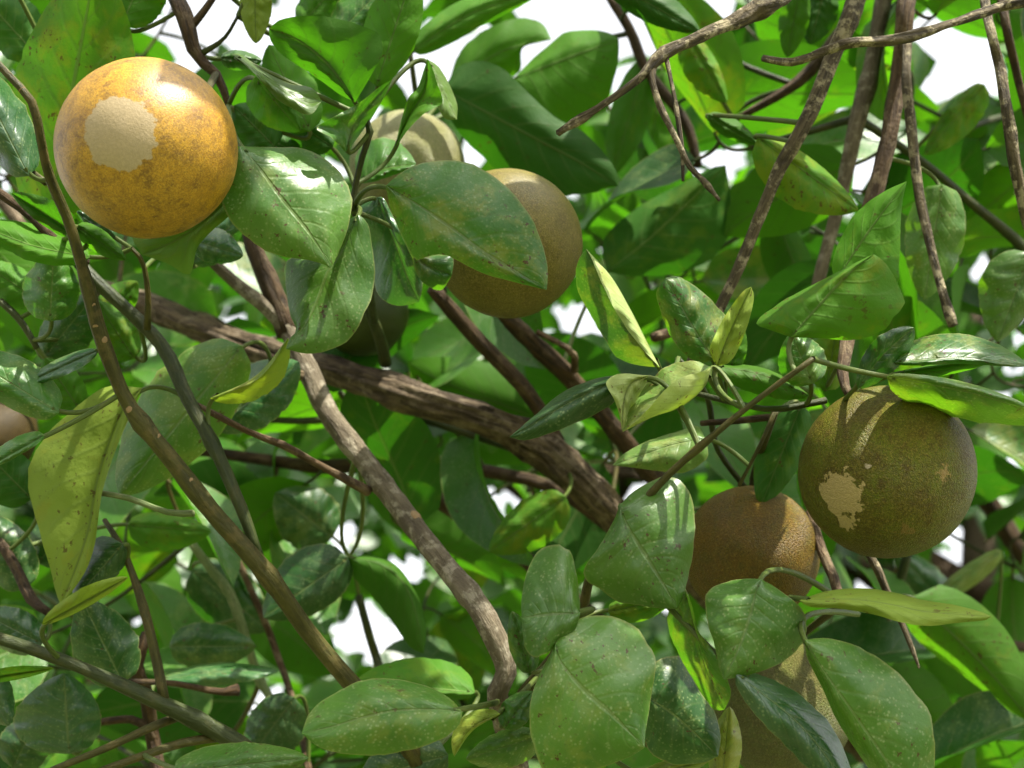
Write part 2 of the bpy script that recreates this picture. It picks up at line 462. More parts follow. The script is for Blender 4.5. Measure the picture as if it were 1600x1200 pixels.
limb([(0, 845, .74, 9), (25, 890, .73, 9), (48, 935, .72, 9), (75, 955, .71, 7)], 'dark')
limb([(140, 1130, .75, 6), (210, 1125, .75, 7), (240, 1155, .75, 7)], 'dark')
limb([(225, 745, 1.0, 6), (300, 735, 1.0, 7), (370, 740, .99, 8), (430, 732, .98, 9)], 'red')
limb([(255, 695, .98, 9), (400, 716, .97, 10), (500, 728, .96, 12), (610, 724, .95, 14), (700, 728, .94, 12), (790, 740, .93, 11), (870, 763, .92, 11), (960, 830, .93, 10)], 'dark', seg=10)
limb([(380, 652, .93, 6), (470, 658, .92, 7), (560, 654, .91, 8), (640, 652, .90, 9), (740, 680, .89, 9), (800, 700, .88, 8)], 'deep')
limb([(530, 612, .90, 6), (570, 660, .91, 7), (605, 720, .92, 8)], 'deep')
limb([(715, 676, .9, 6), (740, 705, .92, 6), (757, 735, .94, 6)], 'deep')
limb([(775, 480, .82, 11), (810, 515, .83, 14), (900, 600, .85, 15), (985, 700, .88, 16), (1040, 770, .92, 16), (1120, 900, .97, 16)], 'dark', rough=.22, seg=16, ridge=.4)
limb([(840, 520, .83, 5), (880, 540, .82, 5), (897, 555, .82, 6), (898, 578, .84, 7)], 'red')
limb([(676, 450, .80, 12), (715, 495, .81, 13), (760, 545, .82, 13), (820, 610, .83, 13), (870, 690, .85, 12)], 'dark', seg=10)
limb([(545, 655, .97, 15), (600, 710, .97, 14), (640, 752, .97, 14), (720, 805, .97, 14), (810, 868, .97, 14), (900, 940, .99, 13), (1000, 1030, 1.02, 13)], 'dark', rough=.2, seg=14, ridge=.35)
limb([(570, 470, .80, 10), (590, 520, .81, 11), (604, 566, .848, 13)], 'deep')
limb([(308, 632, .68, 4), (345, 652, .68, 6), (395, 678, .685, 5), (440, 695, .69, 7), (500, 728, .70, 6), (575, 768, .72, 9)], 'red', nodes=((.5, .5, .02),), label='short dead reddish twig')
limb([(424, 565, .75, 5), (450, 578, .755, 7), (470, 588, .76, 9)], 'red')
limb([(1270, 560, .575, 6), (1180, 626, .58, 6), (1110, 683, .585, 7), (1040, 745, .595, 8), (965, 828, .605, 9), (925, 890, .615, 10), (908, 955, .625, 11), (860, 1035, .64, 12), (815, 1090, .65, 13), (790, 1150, .66, 12)],
     'green', seg=12, nodes=((.25, .35, .012), (.42, .3, .01), (.72, .4, .015)), label='straight olive twig with a snapped end')
deadA = limb([(872, 209, .60, 6), (940, 166, .60, 7), (1000, 122, .605, 8), (1040, 82, .61, 12), (1110, 48, .62, 12), (1170, 20, .63, 15), (1240, -30, .65, 17), (1330, -180, .80, 20)], 'dead', rough=.30, seg=16, ridge=.35, step=.004,
     nodes=((.03, .5, .01), (.36, .35, .02), (.6, .2, .02)), label='bare dead forked grey branch')
limb([(1022, 95, .61, 8), (1018, 125, .605, 7), (1033, 170, .60, 6), (1055, 215, .595, 6), (1078, 260, .59, 5), (1102, 285, .585, 5), (1124, 313, .58, 3)], 'dead', ridge=.3, step=.004, rough=.3, nodes=((.75, .4, .02), (.88, .5, .02)))
limb([(1041, 90, .61, 5), (1050, 130, .605, 4), (1060, 185, .60, 5), (1066, 235, .595, 4), (1067, 283, .59, 2.5)], 'dead', ridge=.3, step=.004, rough=.3)
limb([(1192, 92, .58, 6), (1240, 98, .58, 8), (1300, 76, .58, 9), (1330, 67, .58, 8), (1405, 60, .585, 11), (1480, 38, .59, 8), (1560, 12, .60, 9), (1640, -20, .62, 10), (1760, -140, .85, 14)], 'dead', rough=.30, seg=16, ridge=.35, step=.004,
     nodes=((.09, .3, .015), (.36, .35, .015), (.40, .3, .015)), label='bare dead grey twig with swollen knots')
limb([(1400, -160, .86, 20), (1345, -20, .72, 17), (1300, 92, .70, 15), (1258, 195, .69, 14), (1212, 280, .69, 12), (1170, 380, .69, 11), (1132, 465, .69, 10), (1095, 535, .69, 9), (1060, 600, .70, 8)], 'dead', rough=.24, seg=16, ridge=.35, step=.005)
limb([(1420, -170, .87, 24), (1385, -20, .85, 20), (1363, 110, .84, 19), (1340, 195, .83, 20), (1318, 290, .83, 17), (1292, 390, .83, 15), (1272, 470, .83, 14), (1240, 600, .84, 12)], 'grey', seg=16, ridge=.2, nodes=((.42, .25, .02),))
limb([(1450, -170, .86, 18), (1422, -20, .76, 16), (1408, 90, .75, 15), (1388, 200, .74, 15), (1362, 310, .73, 14), (1342, 420, .70, 13), (1324, 535, .665, 12), (1317, 590, .65, 9), (1330, 625, .64, 6)], 'red', rough=.2, seg=14, ridge=.3)
limb([(1425, -150, .84, 10), (1418, 80, .74, 9), (1425, 200, .72, 10), (1440, 320, .71, 10), (1463, 420, .70, 8), (1490, 508, .69, 7)], 'dead', ridge=.3, step=.005, rough=.22, nodes=((.98, .35, .03),))
limb([(1520, -160, .86, 12), (1540, 0, .68, 10), (1562, 110, .66, 10), (1580, 205, .65, 11), (1598, 310, .65, 10), (1625, 420, .66, 9)], 'dead', ridge=.3, step=.005, rough=.24, nodes=((.55, .25, .02),))
limb([(1545, -160, .9, 10), (1565, 0, .78, 8), (1590, 120, .78, 7), (1615, 220, .78, 6)], 'dark')
limb([(1175, 232, .86, 7), (1250, 210, .85, 7), (1335, 186, .84, 8)], 'deep')
limb([(1345, 188, .86, 9), (1440, 252, .88, 8), (1520, 320, .89, 9), (1590, 378, .90, 11), (1640, 440, .9, 11)], 'deep')
limb([(1325, 40, .88, 12), (1270, 110, .88, 11), (1225, 145, .88, 9), (1150, 185, .88, 5)], 'dark')
limb([(1118, 82, .9, 5), (1180, 110, .89, 6), (1236, 130, .88, 6)], 'deep')
limb([(1130, 190, .9, 5), (1180, 155, .9, 5), (1240, 135, .89, 5)], 'deep')
limb([(950, -10, .95, 8), (985, 50, .95, 9), (1010, 110, .95, 9), (1070, 190, .95, 9), (1090, 260, .95, 8)], 'dark')
limb([(1266, 800, .72, 8), (1283, 860, .70, 9), (1303, 905, .68, 9), (1312, 935, .67, 7), (1340, 960, .66, 5)], 'red', rough=.15)
limb([(1350, 850, .70, 8), (1372, 890, .69, 8), (1388, 930, .685, 7), (1410, 975, .68, 6), (1424, 1010, .675, 5), (1436, 1044, .67, 2)], 'dead', ridge=.3, step=.004, rough=.3, label='dead hanging twig tip')
limb([(1500, 720, 1.2, 14), (1560, 810, 1.2, 17), (1620, 890, 1.2, 18), (1760, 1050, 1.25, 24)], 'dark')
limb([(1420, 860, .95, 9), (1395, 950, .96, 10), (1375, 1020, .98, 10), (1330, 1120, 1.02, 12)], 'deep')
limb([(1490, 1058, 1.0, 6), (1530, 1025, 1.0, 7), (1600, 1010, 1.02, 9), (1720, 1060, 1.1, 12)], 'dark')
limb([(1500, 1095, 1.0, 7), (1555, 1127, 1.02, 9), (1700, 1200, 1.1, 12)], 'dead')
limb([(296, 845, .88, 7), (330, 890, .88, 8), (360, 930, .88, 9), (385, 1000, .88, 8), (405, 1060, .88, 7), (440, 1130, .85, 7), (470, 1300, .72, 8)], 'pale', nodes=((.36, .4, .02),))
limb([(350, 830, .9, 6), (378, 890, .9, 6), (410, 960, .9, 6), (432, 1020, .9, 6), (462, 1110, .86, 6), (500, 1290, .72, 7)], 'red')
limb([(560, 930, .95, 8), (575, 990, .95, 9), (593, 1050, .95, 9), (640, 1280, .75, 10)], 'deep')
limb([(1075, 612, .66, 5), (1140, 628, .65, 6), (1210, 640, .645, 6), (1292, 626, .645, 7)], 'deep')
limb([(1095, 662, .70, 5), (1150, 658, .69, 6), (1205, 652, .68, 6)], 'dark')
limb([(1210, 645, .66, 5), (1185, 700, .66, 4), (1155, 758, .67, 4)], 'green')
limb([(1060, 560, .68, 5), (1105, 620, .69, 6), (1120, 700, .72, 6), (1170, 770, .74, 6)], 'deep')
limb([(1022, 527, .78, 9), (1050, 518, .79, 9), (1100, 500, .8, 9)], 'red')
limb([(225, -150, .75, 14), (268, -20, .72, 13), (290, 25, .70, 14), (308, 85, .70, 11), (340, 118, .70, 8), (357, 165, .70, 6)], 'dark', rough=.18)
limb([(300, 40, .70, 7), (320, 15, .70, 6), (345, -20, .70, 5)], 'dark')
limb([(312, 85, .70, 7), (350, 60, .695, 4), (372, 25, .69, 3)], 'deep')
limb([(550, 330, .66, 7), (556, 290, .66, 6), (565, 250, .655, 6), (578, 205, .65, 6), (573, 185, .65, 4)], 'deep', nodes=((.9, .5, .05),))
limb([(553, 325, .665, 7), (570, 400, .73, 9), (585, 500, .80, 9)], 'deep')
limb([(-20, 290, .66, 9), (40, 330, .66, 8), (85, 375, .66, 8), (135, 410, .68, 7)], 'dark')
limb([(0, 215, .63, 5), (40, 260, .625, 6), (72, 285, .62, 7)], 'green')
limb([(0, 470, .7, 7), (30, 500, .7, 7), (58, 545, .7, 6)], 'deep')
limb([(155, 770, .66, 5), (200, 778, .66, 5), (262, 800, .655, 5), (302, 802, .65, 6)], 'pale')
limb([(640, 80, .84, 5), (660, 200, .85, 6), (700, 330, .83, 8), (690, 460, .81, 9)], 'deep')

limb([(985, 52, .95, 6), (905, 72, 1.0, 5), (830, 112, 1.03, 5), (745, 150, 1.04, 4), (670, 190, 1.0, 4)], 'deep')
limb([(1700, 150, 1.15, 8), (1590, 175, 1.1, 7), (1500, 205, 1.05, 6), (1425, 262, 1.0, 5), (1352, 300, .95, 5)], 'deep')
# corky leaf scars and buds on the stems
scar_me = None
def scar(br, x, y, d, r):
    global scar_me
    if scar_me is None:
        V, F = [], []
        ns, nr = 10, 4
        for j in range(nr):
            a = j / (nr - 1) * math.pi / 2
            for k in range(ns):
                ph = 2 * math.pi * k / ns
                q = math.cos(a) if j < nr - 1 else 0.05
                V.append((q * math.cos(ph) * (1.25 + .1 * math.sin(3 * ph)), q * math.sin(ph), math.sin(a) * (.45 if j < nr - 1 else .30)))
        for j in range(nr - 1):
            for k in range(ns):
                F.append((j * ns + k, j * ns + (k + 1) % ns, (j + 1) * ns + (k + 1) % ns, (j + 1) * ns + k))
        F.append(tuple((nr - 1) * ns + k for k in range(ns)))
        scar_me = mesh('leaf_scar', V, F)
    o_, pts, rad = br
    p = np.array(P(x, y, d))
    i = int(np.argmin(np.linalg.norm(pts - p, axis=1)))
    c = Vector(pts[i])
    off = (Vector(p) - c)
    n = (CAM - c).normalized() * 0.8 + Vector((RNG.uniform(-.5, .5), 0, RNG.uniform(-.3, .5)))
    px = proj(c)
    n += RIGHT * ((x - px[0]) / 20) + UP * ((px[1] - y) / 20)
    n.normalize()
    o = obj('leaf_scar', scar_me, SCAR)
    o.matrix_basis = Matrix.Translation(c + n * float(rad[i]) * 0.92) @ n.to_track_quat('Z', 'X').to_matrix().to_4x4() @ Matrix.Diagonal((r, r, r, 1))
    o.parent = o_
    o.matrix_parent_inverse = o_.matrix_basis.inverted()
def br_of(o): return next(b for b in BR if b[0] is o)
for x, y, r in [(57, 165, 6), (78, 282, 7), (146, 520, 7), (168, 527, 6), (152, 486, 4), (194, 638, 7), (262, 678, 6), (302, 760, 7), (446, 918, 6), (468, 993, 6), (462, 978, 5), (545, 1070, 6), (150, 460, 4)]:
    scar(br_of(stem), x, y, .63, r * .50 / FPX)
for x, y, r in [(508, 618, 9), (516, 634, 9), (657, 803, 11), (655, 815, 8), (745, 945, 10), (736, 960, 7), (796, 1058, 9), (612, 748, 6)]:
    scar(br_of(grey), x, y, .70, r * .58 / FPX)

# ------------------------------------------------------------------ leaves
def width_profile(t, peak, q0=0.50, q1=0.66):
    p = math.log(0.5) / math.log(peak)
    s_ = max(0.0, math.sin(math.pi * t ** p))
    return s_ ** (q0 if t < peak else q1)

LEAVES = []
def traced(mid, left, right, d, mat='green', side=1, fl=0.010, fr=0.010, dom='r', **kw):
    """a leaf whose midrib and both margins are given (pixels, base to tip)"""
    b_, t_ = mid[0], mid[-1]
    e_ = (list(mid), [b_] + list(left) + [t_], [b_] + list(right) + [t_])
    return leaf(b_, t_, d, 1 if dom == 'l' else 0, 1 if dom == 'r' else 0, mat, side, fl=fl, fr=fr, edges=e_, **kw)

def bez(a, b, c, n):
    t = np.linspace(0, 1, n)[:, None]
    a, b, c = (np.array(list(v)) for v in (a, b, c))
    return a * (1 - t) ** 2 + 2 * b * t * (1 - t) + c * t * t

def nearest_branch(p, maxd=None, bias=None):
    best, bo, bp = 1e9, None, None
    pa = np.array(p)
    for o_, pts, rad in BR:
        dd = np.linalg.norm(pts - pa, axis=1)
        i = int(np.argmin(dd))
        if dd[i] < best:
            best, bo, bp = dd[i], o_, Vector(pts[i])
    return best, bo, bp

def leaf(base, tip, d, wl, wr, mat='green', side=1, bend=0.0, zb=0.0, zt=0.0, fl=0.008, fr=0.008, peak=0.42, bulge=0.0042,
         via=None, quilt=0.0007, wave=0.0036, q=(0.50, 0.66), curl=0.0, attach=None, pet=True, pr=0.0011, edges=None):
    """one leaf: its midrib runs from base to tip (pixels, distance d), halves wl / wr pixels wide on the left / right of
    that line; zb, zt, fl, fr: metres by which base, tip, left and right margin lie farther away; curl drops the tip"""
    N, M = 30, 5
    bx, by = base; tx, ty = tip
    dx, dy = tx - bx, ty - by
    ln = math.hypot(dx, dy)
    ax, ay = -dy / ln, dx / ln                    # right-hand side on the picture
    if via is None:
        via = ((bx + tx) / 2 + ax * bend, (by + ty) / 2 + ay * bend)
    mid = catmull([(bx, by, 0), (*via, 0), (tx, ty, 0)], N)
    if edges is not None:
        mid, lm, rm = [catmull([(*p_, 0) for p_ in e_], N) for e_ in edges]
    V, UV, F = [], [], []
    ph = RNG.random() * 6.28
    ph2 = RNG.random() * 6.28
    sd = RNG.random() * 90
    for i in range(N):
        t = i / (N - 1)
        a = mid[max(0, i - 1)]; b = mid[min(N - 1, i + 1)]
        tx_, ty_ = b[0] - a[0], b[1] - a[1]
        l_ = math.hypot(tx_, ty_) + 1e-9
        nx, ny = -ty_ / l_, tx_ / l_
        w_ = width_profile(min(max(t, 0.0), 1.0), peak, *q) if 0 < i < N - 1 else 0.0
        w_ = max(w_, 0.012)
        dm = d + zb * (1 - t) ** 1.5 + zt * t ** 1.5 - curl * 4 * t * (1 - t)
        for j in range(-M, M + 1):
            s_ = abs(j) / M
            hw, f = (wl, fl) if j < 0 else (wr, fr)
            sg = -1 if j < 0 else 1
            e = 1 + 0.07 * mnoise.noise(Vector((t * 9 + sd, sg * 3, 0))) + 0.06 * mnoise.noise(Vector((t * 38 + sd, sg * 5, 0)))
            off = hw * w_ * s_ * e * sg
            dep = dm + f * w_ * s_ ** 1.1 - bulge * w_ * math.sin(math.pi * s_ ** 0.8) + 0.0009 * w_ * s_
            dep += quilt * w_ * math.sin(math.pi * s_) * math.sin(2 * math.pi * (6.5 * t - 1.5 * s_) + ph2)
            dep += wave * s_ ** 2 * w_ * math.sin(t * 9 + ph + sg * 1.3) + wave * 0.35 * s_ * w_ * math.sin(t * 22 + ph2 + sg)
            x = mid[i][0] + nx * off
            y = mid[i][1] + ny * off
            if edges is not None:
                eg = (lm if j < 0 else rm)[i]
                x = mid[i][0] + (eg[0] - mid[i][0]) * s_ * (0.5 + 0.5 * e)
                y = mid[i][1] + (eg[1] - mid[i][1]) * s_ * (0.5 + 0.5 * e)
            V.append(P(x, y, dep))
            UV.append((t, 0.5 + 0.5 * s_ * sg))
    K = 2 * M + 1
    for i in range(N - 1):
        for j in range(K - 1):
            a0 = i * K + j
            F.append((a0, a0 + 1, a0 + K + 1, a0 + K))
    # which way is the upper side turned?
    half = range(M, K - 1) if wr >= wl else range(0, M)
    nsum = Vector((0, 0, 0))
    for i in range(2, N - 2):
        for j in half:
            a0 = i * K + j
            nsum += (V[a0 + 1] - V[a0]).cross(V[a0 + K] - V[a0])
    ctr = V[(N // 2) * K + M]
    if nsum.dot(CAM - ctr) * side < 0:
        F = [tuple(reversed(f_)) for f_ in F]
    mi = [0] * len(F)
    B = P(bx, by, d + zb)
    # petiole to the limb that bears the leaf
    if attach is not None:
        tgt = P(*attach); _, bo, near = nearest_branch(tgt); tgt = near
    else:
        _, bo, tgt = nearest_branch(B)
    if pet:
        out = (V[M] - V[3 * K + M]).normalized()
        L = (tgt - B).length
        path = bez(B - out * 0.004, B + out * min(0.014, L * 0.3) + FWD * min(0.022, L * 0.4), tgt, 12)
        rr = np.linspace(pr, max(pr * 1.05, min(0.0016, 0.0011 + L * 0.004)), 12)
        v2, f2, u2 = sweep(path, rr, 6, 0.04, sd, False)
        k0 = len(V)
        V += [Vector(v) for v in v2]; UV += u2
        F += [tuple(k0 + i for i in f_) for f_ in f2]
        mi += [1] * len(f2)
    me_ = mesh('leaf', [v - B for v in V], F, UV, True, mi)
    o_ = obj('leaf', me_, [LEAF[mat], PETIOLE])
    o_.location = B
    o_.parent = bo
    o_.matrix_parent_inverse = bo.matrix_basis.inverted()
    LEAVES.append(o_)
    return o_

G, D_, B_, Y_, M_, L_, A_, Gy = 'green', 'dark', 'blue', 'yellow', 'mottle', 'lime', 'pale', 'grey'
# the leaves that read one by one, margin by margin
traced([(375, 228), (400, 255), (440, 310), (480, 360), (510, 405), (517, 419)], [(385, 229), (430, 230), (475, 232), (510, 250), (535, 275), (549, 305), (548, 335), (540, 368), (526, 402)],
       [(352, 262), (345, 295), (350, 325), (366, 352), (400, 382), (440, 400), (480, 406), (505, 413)], .615, Gy, 1, .020, -.002, 'l', attach=(357, 165, .70))
traced([(603, 290), (650, 318), (700, 352), (750, 390), (800, 420), (854, 453)], [(620, 275), (650, 258), (700, 250), (740, 258), (775, 278), (805, 305), (830, 340), (847, 380), (856, 420)],
       [(608, 320), (620, 350), (635, 385), (650, 405), (675, 399), (700, 400), (750, 425), (800, 440)], .60, M_, 1, .006, .004, 'l', zb=.008, attach=(553, 325, .665))
traced([(560, 335), (535, 390), (512, 425), (497, 465), (478, 505), (460, 527), (447, 545)], [(575, 350), (582, 390), (586, 430), (578, 470), (560, 510), (540, 535), (510, 549), (475, 552)],
       [(535, 350), (490, 395), (450, 405), (446, 440), (453, 490), (463, 515), (452, 530)], .645, Gy, 1, .0, .018, 'l', zt=-.022, attach=(553, 325, .665))
traced([(590, 308), (605, 350), (625, 400), (640, 440), (655, 472)], [(600, 310), (615, 340), (640, 395), (659, 430), (660, 450)],
       [(570, 313), (556, 325), (560, 345), (573, 370), (580, 395), (583, 420), (587, 452), (600, 470), (625, 478)], .67, B_, 1, -.008, .014, 'r', attach=(553, 325, .665))
traced([(640, 375), (662, 410), (706, 430)], [(665, 398), (690, 397), (708, 404)], [(642, 400), (652, 430), (667, 446), (690, 453)], .658, M_, 1, .004, .004)
traced([(555, 160), (535, 130), (500, 90), (460, 60), (420, 45)], [(530, 147), (500, 125), (470, 105), (440, 85), (424, 65)],
       [(561, 150), (576, 125), (592, 95), (598, 75), (590, 52), (560, 38), (520, 28), (480, 25), (440, 30)], .64, G, -1, .008, -.014)
traced([(362, 84), (405, 112), (445, 140), (480, 160), (503, 158)], [(378, 86), (412, 110), (452, 130), (488, 138)], [(398, 116), (430, 152), (460, 171), (485, 179)], .63, A_, 1, .02, -.006)
traced([(540, 238), (556, 190), (613, 124)], [(518, 215), (495, 200), (530, 178), (565, 158), (590, 138)], [(551, 225), (577, 190), (600, 152)], .64, G, 1, -.016, .010, 'l', attach=(573, 200, .65))
traced([(617, 232), (640, 180), (664, 140), (668, 92)], [(624, 200), (632, 170), (640, 150), (652, 138), (662, 110)], [(640, 200), (665, 176), (691, 160), (683, 130), (675, 105)], .665, L_, -1, .0, -.012, attach=(556, 290, .66))
traced([(667, 92), (690, 140), (714, 187)], [(685, 104), (701, 130), (714, 162)], [(668, 120), (678, 152), (694, 184)], .672, A_, 1, .02, -.004, 'l')
traced([(372, 296), (320, 345), (270, 378), (222, 398)], [(345, 300), (300, 322), (250, 345), (208, 368)], [(362, 332), (330, 362), (308, 388), (296, 428), (262, 412)], .625, Gy, -1, .01, -.004)
traced([(222, 606), (192, 640), (165, 710), (150, 765), (140, 825), (118, 890), (95, 945)], [(205, 645), (182, 700), (162, 760), (155, 800), (148, 850), (135, 890), (112, 925)],
       [(165, 605), (105, 648), (66, 690), (45, 730), (47, 775), (60, 825), (75, 875), (87, 925)], .658, Y_, -1, -.010, .010, 'r', zb=.012, attach=(287, 617, .67))
traced([(723, 1112), (680, 1108), (620, 1110), (570, 1120), (520, 1135), (471, 1146)], [(716, 1135), (690, 1155), (640, 1172), (590, 1180), (540, 1178), (500, 1168)],
       [(700, 1089), (660, 1070), (610, 1060), (560, 1065), (520, 1085), (486, 1110)], .56, Gy, 1, -.002, .016, 'r', attach=(775, 1100, .655))
traced([(907, 958), (870, 960), (840, 962), (815, 966)], [(898, 985), (870, 1010), (840, 1027), (822, 1015), (817, 990)], [(905, 930), (898, 885), (888, 857), (865, 851), (840, 862), (823, 895), (815, 935)],
       .575, Gy, 1, -.004, .018, 'r', attach=(900, 970, .63))
traced([(868, 1005), (877, 1035), (910, 1075), (950, 1110), (985, 1145), (1007, 1168)], [(885, 975), (920, 963), (955, 963), (985, 975), (1010, 1000), (1024, 1030), (1022, 1062), (1016, 1100), (1009, 1140)],
       [(860, 1022), (844, 1052), (830, 1090), (827, 1130), (835, 1170), (852, 1202), (900, 1207), (950, 1196), (985, 1182)], .56, Gy, 1, .016, .004, 'l', zb=.01, attach=(885, 1000, .63))
traced([(968, 790), (985, 830), (1010, 870), (1035, 910), (1058, 951)], [(990, 768), (1030, 747), (1060, 750), (1080, 775), (1086, 820), (1082, 870), (1072, 915), (1064, 940)],
       [(958, 815), (935, 855), (912, 890), (915, 908), (935, 918), (962, 938), (1000, 946), (1035, 951)], .585, Gy, 1, .014, .004, 'l', zb=.006)
traced([(1190, 905), (1181, 925), (1172, 960), (1155, 1010), (1131, 1062)], [(1215, 920), (1245, 943), (1261, 970), (1256, 1000), (1230, 1030), (1195, 1047), (1160, 1057)],
       [(1168, 904), (1140, 908), (1110, 920), (1101, 945), (1108, 980), (1118, 1015), (1124, 1045)], .57, Gy, 1, .010, .010, 'l', zb=.01, attach=(1312, 935, .67))
traced([(1258, 1000), (1290, 1053), (1330, 1110), (1390, 1197), (1452, 1292)], [(1290, 997), (1340, 1010), (1390, 1040), (1430, 1080), (1455, 1125), (1461, 1180), (1458, 1240)],
       [(1262, 1030), (1285, 1075), (1310, 1130), (1350, 1190), (1400, 1260)], .565, Gy, 1, .012, .012, 'l', attach=(1340, 960, .66))
traced([(1071, 924), (1085, 980), (1105, 1050), (1132, 1109)], [(1081, 945), (1091, 985), (1116, 1020), (1136, 1060), (1142, 1085)], [(1054, 935), (1043, 965), (1050, 1000), (1070, 1040), (1095, 1080), (1115, 1108)],
       .592, M_, 1, -.014, .014)
traced([(1006, 1085), (1050, 1115), (1085, 1145), (1122, 1182)], [(1015, 1050), (1030, 1030), (1060, 1025), (1076, 1040), (1090, 1075), (1115, 1110), (1126, 1150)], [(1003, 1110), (1005, 1150), (1020, 1180), (1060, 1195), (1100, 1191)],
       .62, D_, 1, .012, .008, 'l')
traced([(1249, 938), (1300, 936), (1350, 938), (1400, 946), (1450, 956), (1549, 963)], [(1290, 924), (1340, 919), (1390, 924), (1440, 937), (1490, 945), (1530, 955)], [(1265, 948), (1310, 951), (1360, 959), (1410, 973), (1450, 978), (1500, 973), (1540, 969)],
       .58, Y_, -1, .022, -.006, attach=(1312, 935, .67))
traced([(543, 872), (590, 880), (630, 910), (650, 960), (662, 1022)], [(580, 867), (620, 884), (652, 930), (666, 980)], [(556, 905), (585, 935), (615, 975), (640, 1010)], .80, G, -1, .02, .006)
traced([(1031, 574), (1010, 532), (985, 483), (955, 432), (916, 389)], [(1000, 571), (965, 560), (945, 530), (925, 495), (903, 455), (900, 420), (907, 400)], [(1010, 552), (988, 525), (964, 490), (942, 446), (926, 408)],
       .615, 'fold', 1, .012, -.012, 'l', attach=(1060, 575, .68))
traced([(1116, 562), (1085, 515), (1060, 470), (1040, 434)], [(1092, 567), (1066, 550), (1045, 520), (1030, 480), (1026, 455)], [(1130, 540), (1140, 505), (1120, 478), (1090, 450), (1060, 432)], .63, M_, 1, .006, .012)
traced([(1120, 572), (1136, 530), (1155, 487), (1174, 448)], [(1109, 550), (1115, 528), (1135, 490), (1160, 456)], [(1140, 566), (1156, 540), (1170, 502), (1178, 466)], .612, Y_, -1, -.010, .004)
traced([(1111, 574), (1101, 605), (1065, 636), (1020, 652), (973, 675)], [(1085, 564), (1045, 571), (1010, 598), (982, 640)], [(1098, 580), (1070, 588), (1042, 606), (1012, 640)], .60, A_, 1, .012, -.014, 'l')
traced([(1002, 588), (940, 604), (880, 634), (830, 664), (796, 683)], [(960, 587), (930, 592), (880, 612), (840, 645)], [(972, 610), (955, 633), (900, 661), (850, 680), (820, 688)], .605, D_, 1, .010, .004)
traced([(1013, 587), (985, 600), (974, 632), (972, 674)], [(970, 584), (947, 597), (960, 625), (968, 650)], [(1006, 606), (986, 640), (979, 660)], .598, A_, -1, .0, .008, 'l')
traced([(1102, 685), (1050, 695), (1000, 712), (957, 727)], [(1105, 715), (1070, 738), (1030, 736), (985, 730)], [(1090, 666), (1060, 674), (1010, 690), (975, 709)], .67, A_, 1, -.004, .018)
traced([(1236, 527), (1275, 482), (1320, 432), (1365, 397)], [(1205, 516), (1182, 504), (1215, 475), (1270, 445), (1320, 419), (1350, 404)], [(1290, 529), (1340, 531), (1382, 515), (1410, 480), (1411, 465), (1396, 430), (1381, 408)],
       .58, M_, -1, .012, .0, attach=(1233, 590, .577))
traced([(1305, 442), (1340, 385), (1380, 330), (1417, 283)], [(1300, 410), (1315, 370), (1340, 330), (1380, 300)], [(1345, 450), (1398, 445), (1406, 400), (1407, 350), (1411, 310)], .605, L_, -1, .016, .0, attach=(1342, 420, .70))
traced([(800, 125), (835, 110), (900, 85), (967, 62)], [(832, 92), (865, 64), (885, 50), (930, 47), (958, 54)], [(812, 150), (826, 185), (855, 203), (890, 200), (940, 170), (961, 120), (967, 85)], .90, L_, -1, .016, .0, attach=(660, 200, .85))
traced([(698, 142), (740, 108), (790, 78), (862, 62)], [(718, 82), (760, 46), (810, 28), (846, 36)], [(735, 130), (780, 126), (812, 112), (816, 76), (845, 66)], .93, L_, -1, .01, .01, 'l', attach=(660, 200, .85))
traced([(694, 140), (740, 165), (800, 197), (860, 228), (913, 257), (966, 291)], [(714, 106), (750, 95), (790, 110), (830, 150), (870, 185), (910, 205), (945, 240), (964, 270)], [(699, 172), (720, 212), (760, 250), (800, 288), (850, 305), (912, 303)], .84, D_, -1, .004, .008, attach=(660, 200, .85))
traced([(948, 425), (1000, 385), (1060, 330), (1134, 258)], [(944, 372), (1000, 322), (1060, 290), (1110, 263)], [(1000, 432), (1080, 422), (1132, 380), (1142, 320)], .90, D_, -1, .01, .01)
# around the golden fruit and the upper middle
leaf((588, 135), (648, -50), .70, 48, 38, L_, -1, 0, 0, 0, .01, .01, .5)
leaf((520, 60), (610, -30), .74, 36, 30, G, 1, 0, 0, 0, .02, .0, .5)
leaf((470, 40), (540, -40), .76, 30, 30, G, -1)
leaf((398, 120), (470, 205), .665, 20, 40, G, -1, 0, 0, 0, .0, .02)
leaf((485, 205), (420, 70), .70, 44, 40, L_, -1, 0, 0, 0, 0, .02)
leaf((560, 282), (650, 256), .72, 50, 14, L_, 1, -6, 0, 0, .02, -.004, .45)
leaf((520, 230), (440, 175), .72, 30, 26, D_, -1)
leaf((430, 230), (365, 165), .70, 34, 40, D_, -1)
leaf((505, 260), (395, 205), .73, 34, 34, D_, -1)
leaf((300, 375), (380, 400), .70, 30, 26, B_, 1)
leaf((300, 410), (385, 330), .75, 42, 30, B_, 1)
leaf((75, 345), (150, -60), .68, 92, 98, M_, -1, 0, .0, -.02, .02, .02, .48, attach=(110, 350, .62))
leaf((60, 90), (-40, -20), .72, 40, 50, D_, -1)
leaf((45, 275), (-50, 90), .61, 40, 44, B_, 1, 0, 0, 0, .01, .02)
leaf((190, 40), (240, -80), .70, 40, 50, G, -1)
leaf((128, 372), (18, 302), .64, 16, 26, G, -1, 0, 0, 0, .0, -.012)
leaf((140, 402), (-40, 348), .65, 24, 34, L_, -1, -8, 0, 0, 0, .016)
leaf((120, 352), (196, 406), .63, 18, 18, L_, -1)
leaf((180, 372), (120, 330), .66, 14, 20, B_, 1)
